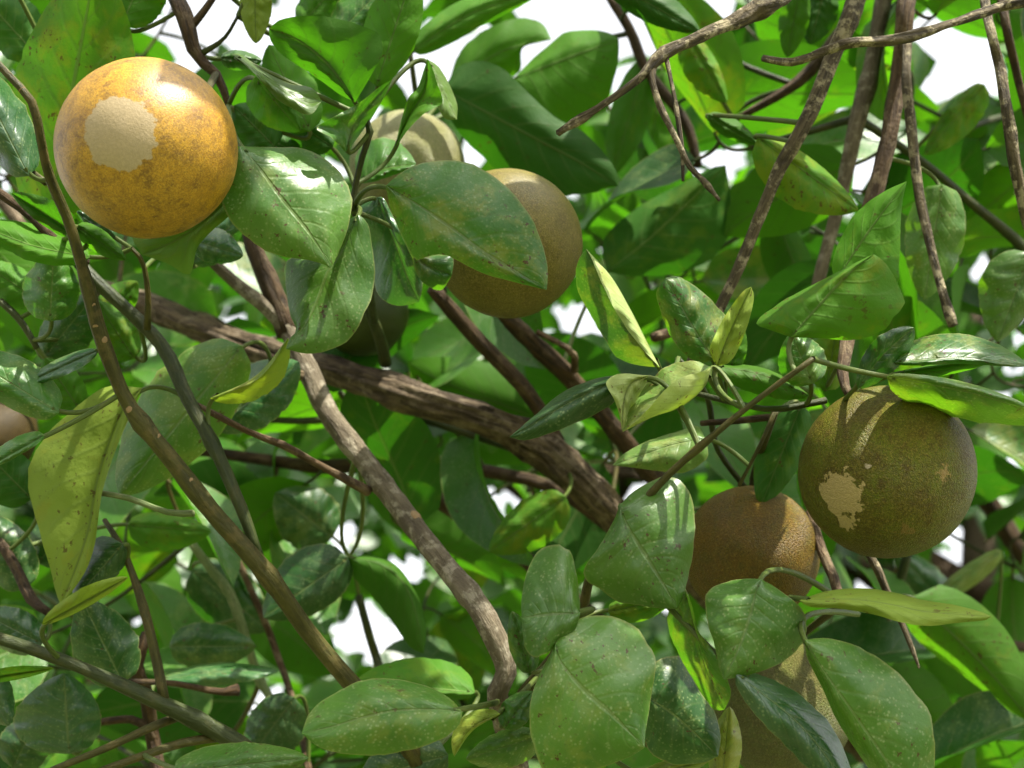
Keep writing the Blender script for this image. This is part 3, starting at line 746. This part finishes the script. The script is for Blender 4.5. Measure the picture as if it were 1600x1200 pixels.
leaf((398, -35), (400, 68), .68, 26, 24, Y_, -1, attach=(372, 25, .69))
leaf((345, 90), (410, 95), .72, 14, 18, G, 1)
# left side
leaf((378, 540), (186, 774), .70, 62, 74, Gy, 1, 0, .01, 0, .012, .022, .45)
leaf((328, 622), (450, 528), .66, -6, 34, Y_, -1, 16, 0, 0, -.012, .014, .55, attach=(335, 700, .66))
leaf((335, 668), (468, 566), .74, 46, 48, B_, 1, 0, 0, 0, .02, 0, .5)
leaf((92, 645), (-60, 552), .625, 34, 46, G, 1, 0, 0, 0, .004, .018)
leaf((152, 548), (30, 604), .635, 14, 14, B_, 1, 0, 0, 0, -.01, .01)
leaf((78, 502), (84, 392), .68, 46, 44, G, 1, 0, 0, 0, .01, .01)
leaf((70, 556), (150, 458), .72, 36, 44, D_, 1)
leaf((125, 640), (70, 560), .70, 44, 30, L_, -1)
leaf((70, 680), (-40, 742), .61, 8, 20, G, 1, 0, 0, 0, -.006, .01)
leaf((210, 560), (150, 470), .72, 34, 30, M_, -1)
leaf((60, 468), (-30, 410), .70, 36, 28, G, -1)
leaf((160, 500), (215, 440), .74, 30, 26, M_, -1)
leaf((66, 976), (200, 902), .62, 20, 10, Y_, -1, 0, 0, 0, -.008, .008, .5)
leaf((192, 850), (118, 936), .665, 26, 46, D_, 1, 0, 0, 0, .01, .018)
leaf((192, 1068), (128, 936), .69, 52, 52, D_, 1, 0, 0, 0, .012, .012)
leaf((108, 1178), (100, 1052), .71, 84, 54, B_, 1, 0, 0, 0, .01, .02)
leaf((-40, 1040), (14, 1134), .67, 36, 32, B_, 1)
leaf((-40, 1062), (84, 1044), .64, 12, 10, M_, -1, 0, 0, 0, -.01, .01)
leaf((66, 1006), (-30, 956), .70, 36, 34, B_, 1)
leaf((40, 920), (-30, 800), .74, 40, 46, D_, 1)
leaf((60, 880), (120, 800), .76, 40, 40, D_, 1)
leaf((200, 820), (330, 830), .78, 24, 36, G, -1)
leaf((20, 1200), (60, 1120), .74, 40, 40, D_, 1)
leaf((50, 780), (-30, 700), .72, 44, 40, D_, -1)
leaf((270, 1206), (482, 1184), .60, 36, 36, Gy, 1, 0, 0, 0, .014, .002, .42)
leaf((250, 1062), (436, 1048), .80, 14, 22, B_, 1, -6, 0, 0, .02, -.006)
leaf((265, 1010), (400, 1010), .84, 38, 36, D_, 1)
leaf((300, 890), (420, 985), .90, 50, 50, D_, 1)
# lower middle
leaf((828, 1052), (800, 955), .61, 20, 24, M_, 1, 0, 0, 0, .008, .01)
leaf((1150, 1052), (1335, 1244), .572, 36, 40, B_, 1, -16, 0, 0, .02, .0, .5)
leaf((1128, 1222), (1140, 1104), .64, 26, 26, Y_, 1)
leaf((1000, 1215), (1110, 1186), .63, 16, 16, Y_, 1)
leaf((782, 1116), (710, 1182), .60, -4, 26, Y_, -1, 10, 0, 0, -.01, .01, .5)
leaf((788, 1138), (832, 1080), .60, 26, 22, G, 1, 0, 0, 0, .01, .0)
leaf((842, 1150), (728, 1186), .61, 34, 26, Gy, 1)
leaf((742, 1082), (555, 1066), .72, 18, 48, G, -1, 0, 0, 0, 0, .02)
leaf((545, 872), (412, 965), .80, 44, 56, D_, 1, 0, 0, 0, .0, .02)
leaf((884, 776), (764, 862), .82, 44, 34, M_, -1)
leaf((950, 955), (1052, 935), .66, 20, 26, M_, -1)
leaf((460, 1090), (385, 1190), .78, 50, 40, D_, 1)
leaf((700, 1180), (560, 1220), .68, 40, 50, D_, 1)
leaf((520, 840), (430, 770), .92, 50, 50, D_, 1)
# right cluster
leaf((1140, 580), (1160, 510), .64, 20, 18, L_, -1)
leaf((1116, 572), (1264, 618), .63, 10, 32, M_, -1, -10, 0, 0, .02, .0, .5)
leaf((1340, 606), (1428, 512), .605, 26, 30, D_, 1, -6, 0, 0, -.004, .012, .55)
leaf((1396, 566), (1606, 572), .61, 38, 10, M_, 1, -10, .0, 0, .02, .0, .42)
leaf((1400, 584), (1560, 560), .625, 6, 14, L_, -1)
leaf((1386, 588), (1650, 656), .59, 14, 44, Gy, 1, -8, 0, 0, .0, .024, .42)
leaf((1270, 600), (1236, 520), .625, 40, 36, G, 1)
leaf((1290, 610), (1310, 500), .68, 34, 30, M_, -1)
leaf((1252, 632), (1188, 792), .70, 34, 40, D_, -1)
leaf((1184, 214), (1341, 328), .72, 22, 58, M_, -1, 0, 0, 0, .012, .0, .45)
leaf((1106, 180), (1186, 226), .74, 16, 16, G, -1)
leaf((1472, 288), (1444, 468), .75, 48, 46, Gy, 1)
leaf((1612, 395), (1558, 534), .76, 30, 60, Gy, 1)
leaf((1538, 132), (1444, 242), .84, 32, 20, M_, -1)
leaf((1076, 55), (1136, 160), .80, 18, 36, M_, -1)
leaf((950, -30), (1094, 50), .76, 30, 28, D_, -1)
leaf((1250, -20), (1230, 90), .80, 24, 24, L_, -1)
leaf((1290, -20), (1265, 70), .82, 30, 28, D_, -1)
leaf((643, 80), (845, -14), .82, 26, 26, G, -1, -14, attach=(640, 90, .84))
leaf((1010, 96), (956, 276), .95, 32, 32, G, -1)
leaf((1035, 110), (1010, 280), .98, 34, 30, L_, -1)
leaf((1490, 960), (1400, 860), 1.0, 30, 30, B_, 1)
leaf((1565, 860), (1440, 950), .98, 20, 14, A_, 1)
leaf((1300, 660), (1260, 800), .8, 40, 36, G, -1)
print('traced leaves', len(LEAVES))
# ------------------------------------------------------------------ oranges
def orange(x, y, r_px, d, mat, label, axis, lump=0.012, seed=1, stalk_to=None):
    """a fruit of its own: peel, with the green calyx and stalk as parts; axis points to the stalk end"""
    c = P(x, y, d)
    R = r_px * d / FPX
    ax = Vector(axis).normalized()
    q = ax.to_track_quat('Z', 'Y')
    nu, nv = 72, 48
    V, F = [], []
    for j in range(nv + 1):
        th = math.pi * j / nv
        for i in range(nu):
            ph = 2 * math.pi * i / nu
            v = Vector((math.sin(th) * math.cos(ph), math.sin(th) * math.sin(ph), math.cos(th)))
            rr = 1 + lump * mnoise.noise(v * 1.4 + Vector((seed * 5, 0, 0))) + 0.004 * mnoise.noise(v * 6 + Vector((seed, 0, 0)))
            rr -= 0.05 * math.exp(-(th / 0.16) ** 2) + 0.015 * math.exp(-((math.pi - th) / 0.14) ** 2)
            v = Vector((v.x, v.y, v.z * 0.985)) * rr
            V.append(q @ v)
    for j in range(nv):
        for i in range(nu):
            a0 = j * nu + i; a1 = j * nu + (i + 1) % nu
            F.append((a0, a0 + nu, a1 + nu, a1))
    o_ = obj('orange', mesh('orange', V, F), mat, None, label=label, category='orange')
    o_.matrix_basis = Matrix.Translation(c) @ Matrix.Diagonal((R, R, R, 1))
    # calyx: a five-lobed button at the stalk end, and the stalk
    CV, CF = [(0, 0, 1.01)], []
    for k in range(20):
        ph = 2 * math.pi * k / 20
        rr = 0.10 + 0.035 * math.cos(5 * ph)
        CV.append((rr * math.cos(ph), rr * math.sin(ph), 0.955)); 
    for k in range(20): CF.append((0, 1 + k, 1 + (k + 1) % 20))
    cx = obj('calyx', mesh('calyx', [q @ Vector(v) for v in CV], CF), STALK)
    top = ax * 0.97
    tgt = ax * 1.45
    if stalk_to is not None:
        near = nearest_branch(P(*stalk_to))[2]
        tgt = (near - c) / R
    pa = catmull([list(top), list(top + ax * min(0.25, (tgt - top).length * 0.4)), list(tgt)], 12)
    v2, f2, u2 = sweep(pa, np.linspace(0.052, 0.05, 12), 8, 0.05, seed)
    st = obj('stalk', mesh('stalk', v2, f2, u2), BARK['green'])
    for ch in (cx, st):
        ch.parent = o_
    return o_

def fdir(fx, fy, dx, dy):
    """direction on the fruit at pixel fx, fy (unit radius, as seen): right, up, towards the camera"""
    z = math.sqrt(max(0.0, 1 - dx * dx - dy * dy))
    bk = (CAM - P(fx, fy, 1)).normalized()
    rt = (RIGHT - bk * RIGHT.dot(bk)).normalized()
    return tuple(rt * dx + bk.cross(rt) * dy + bk * z)

gold = rind_material('peel_golden', (0.300, 0.160, 0.004), (0.225, 0.112, 0.003), (0.32, 0.190, 0.014), fdir(230, 232, -.29, .16), .40, (0.245, 0.190, 0.102), .065, 8.0, 0.43, (0.070, 0.030, 0.002), 0.95, 0.10, spec=0.38)
tan = rind_material('peel_tan', (0.105, 0.086, 0.012), (0.080, 0.067, 0.010), (0.16, 0.12, 0.035), None, rough=.42, russet=(0.052, 0.038, 0.006), rus=.7, pore=.16, spec=.16)
pale = rind_material('peel_greenish', (0.15, 0.155, 0.045), (0.12, 0.12, 0.036), (0.22, 0.20, 0.09), None, rough=.45, russet=(0.10, 0.080, 0.030), rus=.5, pore=.4, spec=.26)
O4 = (1385, 737)
olive = rind_material('peel_olive', (0.072, 0.086, 0.003), (0.066, 0.054, 0.004), (0.140, 0.112, 0.018), fdir(*O4, -.52, -.26), .27, (0.29, 0.22, 0.09), .13, 7.0, .40, (0.046, 0.026, 0.003), .9, .42, spec=.13,
    extra=[(fdir(*O4, .62, -.02), .05, .14, 20.0, (0.20, 0.135, 0.045)), (fdir(*O4, -.45, -.55), .12, .10, 8.0, (0.29, 0.22, 0.09)), (fdir(*O4, -.2, .06), .025, .03, 12.0, (0.28, 0.23, 0.15)), (fdir(*O4, .2, -.64), .06, .12, 18.0, (0.13, 0.085, 0.02))])
brown = rind_material('peel_brown', (0.096, 0.052, 0.002), (0.060, 0.035, 0.002), (0.150, 0.100, 0.012), None, rough=.40, russet=(0.056, 0.054, 0.004), rus=.7, pore=.42, spec=.15)
moss = rind_material('peel_mossy', (0.076, 0.092, 0.012), (0.064, 0.066, 0.010), (0.15, 0.13, 0.04), None, rough=.45, russet=(0.065, 0.042, 0.010), rus=.6, pore=.6, spec=.24)
rus = rind_material('peel_russet', (0.050, 0.030, 0.005), (0.038, 0.024, 0.004), (0.065, 0.046, 0.012), None, rough=.5, russet=(0.026, 0.016, 0.004), rus=.85, pore=.3, spec=.24)
unripe = rind_material('peel_unripe', (0.020, 0.036, 0.004), (0.028, 0.044, 0.005), (0.048, 0.054, 0.010), None, rough=.4, russet=(0.032, 0.032, 0.006), rus=.3, pore=.2, spec=.24)

orange(230, 232, 140, .585, gold, 'golden yellow orange with a round pale patch on its side', RIGHT * .25 + UP * .5 + FWD * .9, .012, 1, (345, 118, .70))
orange(637, 262, 90, .85, pale, 'pale greenish tan orange peeping out above the rust spotted leaf', UP * .8 + FWD * .6, .02, 2, (660, 200, .85))
orange(793, 381, 117, .71, tan, 'dull olive tan orange half covered by the rust spotted leaf', UP * .7 + FWD * .8 - RIGHT * .3, .015, 3, (700, 330, .83))
orange(1385, 737, 136, .63, olive, 'olive green russeted orange with a jagged pale scab', UP * 1 + FWD * .35 - RIGHT * .35, .012, 4, (1330, 622, .64))
orange(1174, 864, 106, .72, brown, 'dark glossy brown orange tucked beside the one with the pale scab', UP * .9 + FWD * .5 + RIGHT * .1, .012, 5, (1210, 645, .66))
orange(1222, 1108, 108, .73, moss, 'rough mossy green orange hidden behind leaves below the dark brown orange', UP * .9 + FWD * .5 + RIGHT * .4, .025, 6, (1312, 935, .67))
orange(-24, 674, 80, .90, rus, 'rusty brown orange cut off beside the yellowing leaf', UP * .8 + FWD * .5, .02, 7)
orange(566, 486, 72, .87, unripe, 'small unripe dark green orange above the thick brown bough', UP * .8 + FWD * .2, .02, 8, (590, 520, .81))

# ------------------------------------------------------------------ the leaves behind
GAPS = [(290, 62, 34), (385, 45, 40), (330, 20, 40), (232, 14, 24), (430, 66, 15), (455, 0, 20), (690, 75, 36), (655, 108, 20), (745, 20, 0), (848, 92, 26), (872, 18, 52), (930, 22, 50),
        (972, 62, 26), (985, 118, 16), (742, 243, 18), (1125, 262, 22), (1088, 205, 12), (1455, 45, 26), (1505, 68, 16), (1545, 112, 28), (1478, 122, 28), (1410, 150, 12),
        (1345, 272, 20), (1308, 258, 12), (1318, 205, 12), (915, 500, 20), (870, 478, 14), (985, 762, 30), (540, 830, 16), (632, 888, 22), (548, 962, 26), (555, 1005, 34), (605, 985, 26),
        (438, 1006, 12), (415, 1092, 26), (382, 492, 16), (8, 322, 14), (1342, 914, 14), (1525, 846, 15), (1492, 853, 13), (1500, 930, 12), (640, 490, 12), (790, 776, 20), (832, 800, 9),
        (1542, 1062, 11), (1510, 1125, 12), (1590, 700, 10), (1595, 480, 8), (1575, 592, 12), (1130, 10, 14), (1145, 70, 8), (545, 150, 0), (450, 1110, 15), (1055, 215, 12), (1540, 410, 10), (145, 1140, 10),
        (470, 640, 14), (355, 500, 10), (350, 560, 0), (1585, 1095, 12), (700, 890, 8), (1590, 560, 9), (735, 790, 7), (1100, 720, 0)]
GAPS = [(gx, gy, gr * .78) for gx, gy, gr in GAPS]
SUNLIT = [(262, 130, .56), (300, 150, .56), (220, 115, .56), (440, 385, .61), (420, 360, .61), (508, 500, .63), (480, 150, .63), (455, 135, .63), (692, 160, .67), (600, 235, .72), (975, 605, .60), (1000, 600, .60), (1045, 610, .60),
          (1430, 640, .61), (1460, 650, .61), (1398, 622, .61), (1252, 1025, .70), (1030, 705, .67), (960, 450, .61), (1200, 575, .63), (640, 190, .84), (800, 275, .70), (1300, 430, .58), (1500, 540, .61), (1375, 330, .61), (530, 25, .72)]
SUNPTS = np.array([list(P(*s_)) for s_ in SUNLIT])
SD = np.array(list(SUN_DIR))
def blocks_sun(p, rad):
    v = np.array(p) - SUNPTS
    t = v @ SD
    dist = np.linalg.norm(v - np.outer(t, SD), axis=1)
    return bool(((dist < rad) & (t > 0.0)).any())
def in_gap(pts, extra=0.0):
    for p in pts:
        q = proj(p)
        if q is None: continue
        for gx, gy, gr in GAPS:
            if gr and (q[0] - gx) ** 2 + (q[1] - gy) ** 2 < (gr + extra) ** 2:
                return True
    return False

def plain_leaf(N, M, fold, curl, twist, seed, wd=0.27, peak=0.42):
    """leaf of unit length along +X, upper side +Z"""
    rg = random.Random(seed)
    ph = rg.random() * 6
    V, UV, F = [], [], []
    for i in range(N):
        t = i / (N - 1)
        w_ = max(0.012, width_profile(t, peak) if 0 < i < N - 1 else 0) * wd
        ang = twist * (t - .5)
        for j in range(-M, M + 1):
            s_ = j / M
            y = w_ * s_ * math.cos(fold * abs(s_))
            z = w_ * abs(s_) * math.sin(fold) + 0.018 * abs(s_) ** 2 * math.sin(t * 9 + ph + (1.5 if j > 0 else 0)) - curl * (t - 0.1) ** 2
            y, z = y * math.cos(ang) - z * math.sin(ang), y * math.sin(ang) + z * math.cos(ang)
            V.append((t - 0.12 * abs(curl) * t * t, y, z))
            UV.append((t, .5 + .5 * s_))
    K = 2 * M + 1
    for i in range(N - 1):
        for j in range(K - 1):
            a0 = i * K + j
            F.append((a0, a0 + K, a0 + K + 1, a0 + 1))
    return V, F, UV
VAR = []
for k in range(9):
    rg = random.Random(100 + k)
    VAR.append(plain_leaf(12, 3, rg.uniform(.1, .7), rg.uniform(-.1, .5), rg.uniform(-.9, .9), k, rg.uniform(.24, .31), rg.uniform(.38, .5)))
LOW = []
for k in range(6):
    rg = random.Random(200 + k)
    LOW.append(plain_leaf(7, 1, rg.uniform(.1, .6), rg.uniform(0, .5), rg.uniform(-.8, .8), k, rg.uniform(.23, .3), rg.uniform(.38, .5)))

def leaf_frame(pos, rg, flip=None, vert=0.75):
    tc = (CAM - pos).normalized()
    sgn = -1 if rg.random() < 0.62 else 1
    n = tc * sgn * vert + Vector((0, 0, 1)) * 0.55 + Vector((rg.uniform(-1, 1), rg.uniform(-1, 1), rg.uniform(-1, 1))) * 0.6
    n.normalize()
    dr = Vector((rg.uniform(-1, 1), rg.uniform(-.7, .7), rg.uniform(-1.1, 0.5)))
    dr = (dr - n * dr.dot(n)).normalized()
    y = n.cross(dr)
    return Matrix((dr, y, n)).transposed()

# single leaves on leafy twigs just behind the fruit
SPRAY_MATS = ['green', 'lime', 'green', 'green', 'dark', 'mottle', 'lime', 'dark']
cache = {}
rg = random.Random(5)
count, tries = 0, 0
# where the picture still shows nothing built: a coarse coverage grid steers new leaves
cov = np.zeros((60, 80))
def cover(V, M3, pos, size, add=True):
    hit = 0
    cells = set()
    for v in V:
        q = proj(pos + M3 @ (Vector(v) * size))
        if q and 0 <= q[0] < 1600 and 0 <= q[1] < 1200:
            cells.add((int(q[1] // 20), int(q[0] // 20)))
    if add:
        for c_ in cells: cov[c_] += 1
    return cells
for o_ in LEAVES:
    for v in o_.data.vertices:
        q = proj(o_.location + v.co)
        if q and 0 <= q[0] < 1600 and 0 <= q[1] < 1200: cov[int(q[1] // 20), int(q[0] // 20)] = 1
for (x, y, r) in [(230, 232, 135), (793, 381, 110), (1385, 737, 130), (1174, 864, 100), (1222, 1108, 100)]:
    for j in range(60):
        for i in range(80):
            if (i * 20 + 10 - x) ** 2 + (j * 20 + 10 - y) ** 2 < r * r: cov[j, i] = 2
NLEAF = 190
while count < NLEAF and tries < 20000:
    tries += 1
    x, y = rg.uniform(-60, 1660), rg.uniform(-60, 1260)
    d = rg.uniform(.86, 1.22)
    pos = P(x, y, d)
    size = rg.uniform(.082, .122)
    k = rg.randrange(len(VAR))
    V, F, UV = VAR[k]
    M3 = leaf_frame(pos, rg)
    size10 = size / 0.1
    ptsw = [pos + M3 @ (Vector(v) * size) for v in V[::2]]
    if in_gap(ptsw, 0): continue
    if blocks_sun(pos + M3 @ Vector((size / 2, 0, 0)), .035): continue
    cells = cover(V, M3, pos, size, False)
    if not cells: continue
    if sum(1 for c_ in cells if cov[c_] == 0) < 0.30 * len(cells) and tries < 14000: continue
    cover(V, M3, pos, size)
    mt = rg.choice(SPRAY_MATS)
    if (k, mt) not in cache:
        m_ = mesh('leaf', [Vector(v) * 0.1 for v in V], F, UV)
        m_.materials.append(LEAF[mt])
        cache[(k, mt)] = m_
    best, bo, bp = nearest_branch(pos)
    o_ = obj('leaf', cache[(k, mt)], None)
    o_.matrix_basis = Matrix.Translation(pos) @ M3.to_4x4() @ Matrix.Diagonal((size10, size10, size10, 1))
    o_.parent = bo
    o_.matrix_parent_inverse = bo.matrix_basis.inverted()
    # its stalk, from the bearing limb
    dr = M3 @ Vector((1, 0, 0))
    L = (bp - pos).length
    path = bez(bp, pos - dr * min(.05, L * .5) + Vector((0, .03, 0)) * min(1, L * 4), pos + dr * 0.003, 14)
    v2, f2, u2 = sweep(path - np.array(pos), np.linspace(0.0018 if L > .08 else .0013, .0010, 14), 6, .05, count)
    BR.append((bo, path[3:-1], np.full(len(path) - 4, .0012)))
    tw = obj('twig', mesh('twig', v2, f2, u2), BARK['deep' if count % 3 else 'green'])
    tw.location = pos
    tw.parent = bo
    tw.matrix_parent_inverse = bo.matrix_basis.inverted()
    count += 1
print('leaves behind', count, 'tries', tries, 'open cells', int((cov == 0).sum()))

def foliage_mass(name, parent, spots, mats, label=None):
    """leaves nobody could count, as one mesh; spots: (position, frame, size)"""
    Vs, Fs, Us, Ms, k0 = [], [], [], [], 0
    for i, (pos, M3, size) in enumerate(spots):
        V, F, UV = LOW[i % len(LOW)]
        Vs += [pos + M3 @ (Vector(v) * size) for v in V]
        Fs += [tuple(k0 + a for a in f_) for f_ in F]
        Us += UV
        Ms += [i % len(mats)] * len(F)
        k0 += len(V)
    org = parent.location
    m_ = mesh(name, [v - org for v in Vs], Fs, Us, True, Ms)
    o_ = obj(name, m_, [LEAF[k] for k in mats])
    o_.location = org
    o_.parent = parent
    o_.matrix_parent_inverse = parent.matrix_basis.inverted()
    o_['kind'] = 'stuff'
    return o_

rg = random.Random(21)
spots = []
tries = 0
# deeper in the same crown
while len(spots) < 2600 and tries < 60000:
    tries += 1
    x, y = rg.uniform(-500, 2100), rg.uniform(-420, 1500)
    d = 1.35 + 1.2 * rg.random()
    pos = P(x, y, d)
    if pos.z < 1.0: continue
    M3 = leaf_frame(pos, rg)
    size = rg.uniform(.07, .10)
    tipp = [pos + M3 @ (Vector(v) * size) for v in LOW[0][0]]
    if in_gap(tipp, 2): continue
    if blocks_sun(pos, .04): continue
    spots.append((pos, M3, size))
# unseen roof of the crown around the view, put in to dapple the sunlight
tries = 0
n0 = len(spots)
while len(spots) < n0 + 230 and tries < 8000:
    tries += 1
    pos = Vector((rg.uniform(-.9, 1.1), rg.uniform(.25, 1.6), rg.uniform(1.9, 2.7)))
    q = proj(pos)
    if q and -90 < q[0] < 1690 and -110 < q[1] < 1310: continue
    if blocks_sun(pos, .055): continue
    M3 = leaf_frame(pos, rg, None, .3)
    spots.append((pos, M3, rg.uniform(.07, .1)))
# unseen leaves added along the sun's path to cast shade on chosen spots
SHADED = [(930, 1010, .56), (970, 1060, .56), (870, 890, .58), (620, 1090, .56), (560, 1100, .56), (500, 265, .62), (520, 300, .62), (700, 300, .60), (770, 340, .60), (1380, 945, .58), (1460, 955, .58), (1040, 800, .585), (1140, 790, .70),
          (120, 700, .60), (110, 800, .60), (1170, 950, .57), (1350, 1060, .565), (1400, 1120, .565), (300, 600, .70), (640, 800, .70), (700, 900, .68), (420, 905, .65), (1330, 650, .60), (480, 1180, .6), (1480, 760, .62)]
for sx, sy, sd_ in SHADED:
    p0 = P(sx, sy, sd_)
    for k in range(40):
        pos = p0 + SUN_DIR * rg.uniform(.12, 1.1) + Vector((rg.uniform(-.02, .02), rg.uniform(-.02, .02), 0))
        q = proj(pos)
        if q and -190 < q[0] < 1790 and -200 < q[1] < 1400: continue
        size = rg.uniform(.075, .1)
        M3 = leaf_frame(pos, rg, None, .2)
        pos = pos - M3 @ Vector((size / 2, 0, 0))
        if blocks_sun(pos + M3 @ Vector((size / 2, 0, 0)), .03): continue
        spots.append((pos, M3, size))
        if k % 3 == 2: break
foliage_mass('foliage', tree, spots, ['green', 'green', 'lime', 'dark', 'dark', 'green'])

# ------------------------------------------------------------------ trees farther off
def far_tree(px, d, height, spread, label, seed, n, mats, crown_z=0.35):
    rg = random.Random(seed)
    base = P(px, 600, d); base.z = 0
    t = bpy.data.objects.new('leafy_tree', None)
    COL.objects.link(t)
    t.location = base
    t['label'] = label; t['category'] = 'tree'; t['group'] = 'trees behind the fruiting tree'
    pts = [np.array([0, 0, 0]), np.array([.05, .0, height * .3]), np.array([-.05, .05, height * .55]), np.array([.05, 0, height * .9])]
    s_ = catmull([list(p_) + [r_] for p_, r_ in zip(pts, (.13, .10, .07, .02))], 24)
    V, F, UV = sweep(s_[:, :3], s_[:, 3], 10, .12, seed)
    tr = obj('trunk', mesh('trunk', V, F, UV), BARK['bough']); tr.parent = t
    for k in range(9):
        z = height * rg.uniform(.28, .75); a = rg.random() * 6.28
        L = spread * rg.uniform(.55, .9)
        p0 = np.array([0, 0, z]); p1 = p0 + np.array([math.cos(a) * L * .5, math.sin(a) * L * .5, L * .35]); p2 = p0 + np.array([math.cos(a) * L, math.sin(a) * L, L * .45])
        s_ = catmull([[*p0, .045], [*p1, .028], [*p2, .008]], 14)
        V, F, UV = sweep(s_[:, :3], s_[:, 3], 8, .15, seed + k)
        b_ = obj('branch', mesh('branch', V, F, UV), BARK['dark']); b_.parent = t
    clumps = [(Vector((rg.gauss(0, .42) * spread, rg.gauss(0, .42) * spread, height * rg.uniform(crown_z, 1.0))), rg.uniform(.25, .55)) for _ in range(60)]
    sp = []
    tries = 0
    while len(sp) < n and tries < n * 6:
        tries += 1
        c_, r_ = rg.choice(clumps)
        off = Vector((rg.gauss(0, 1), rg.gauss(0, 1), rg.gauss(0, 1))) * r_ * .55
        pos = base + c_ + off
        if pos.z < .5: continue
        if in_gap([pos], 4 + .5 * .13 * FPX / d): continue
        sp.append((pos, leaf_frame(pos, rg), rg.uniform(.10, .15)))
    foliage_mass('crown', t, sp, mats)
    return t
far_tree(300, 4.6, 3.6, 1.5, 'bushy tree seen dimly behind the golden fruit', 31, 5200, ['green', 'lime', 'dark'])
far_tree(900, 5.6, 4.0, 1.7, 'bright green tree seen through the middle of the crown', 32, 5600, ['lime', 'green', 'lime'])
far_tree(1520, 4.4, 3.7, 1.6, 'loose leafy tree beyond the bare hanging twigs', 33, 5200, ['green', 'lime', 'dark'])
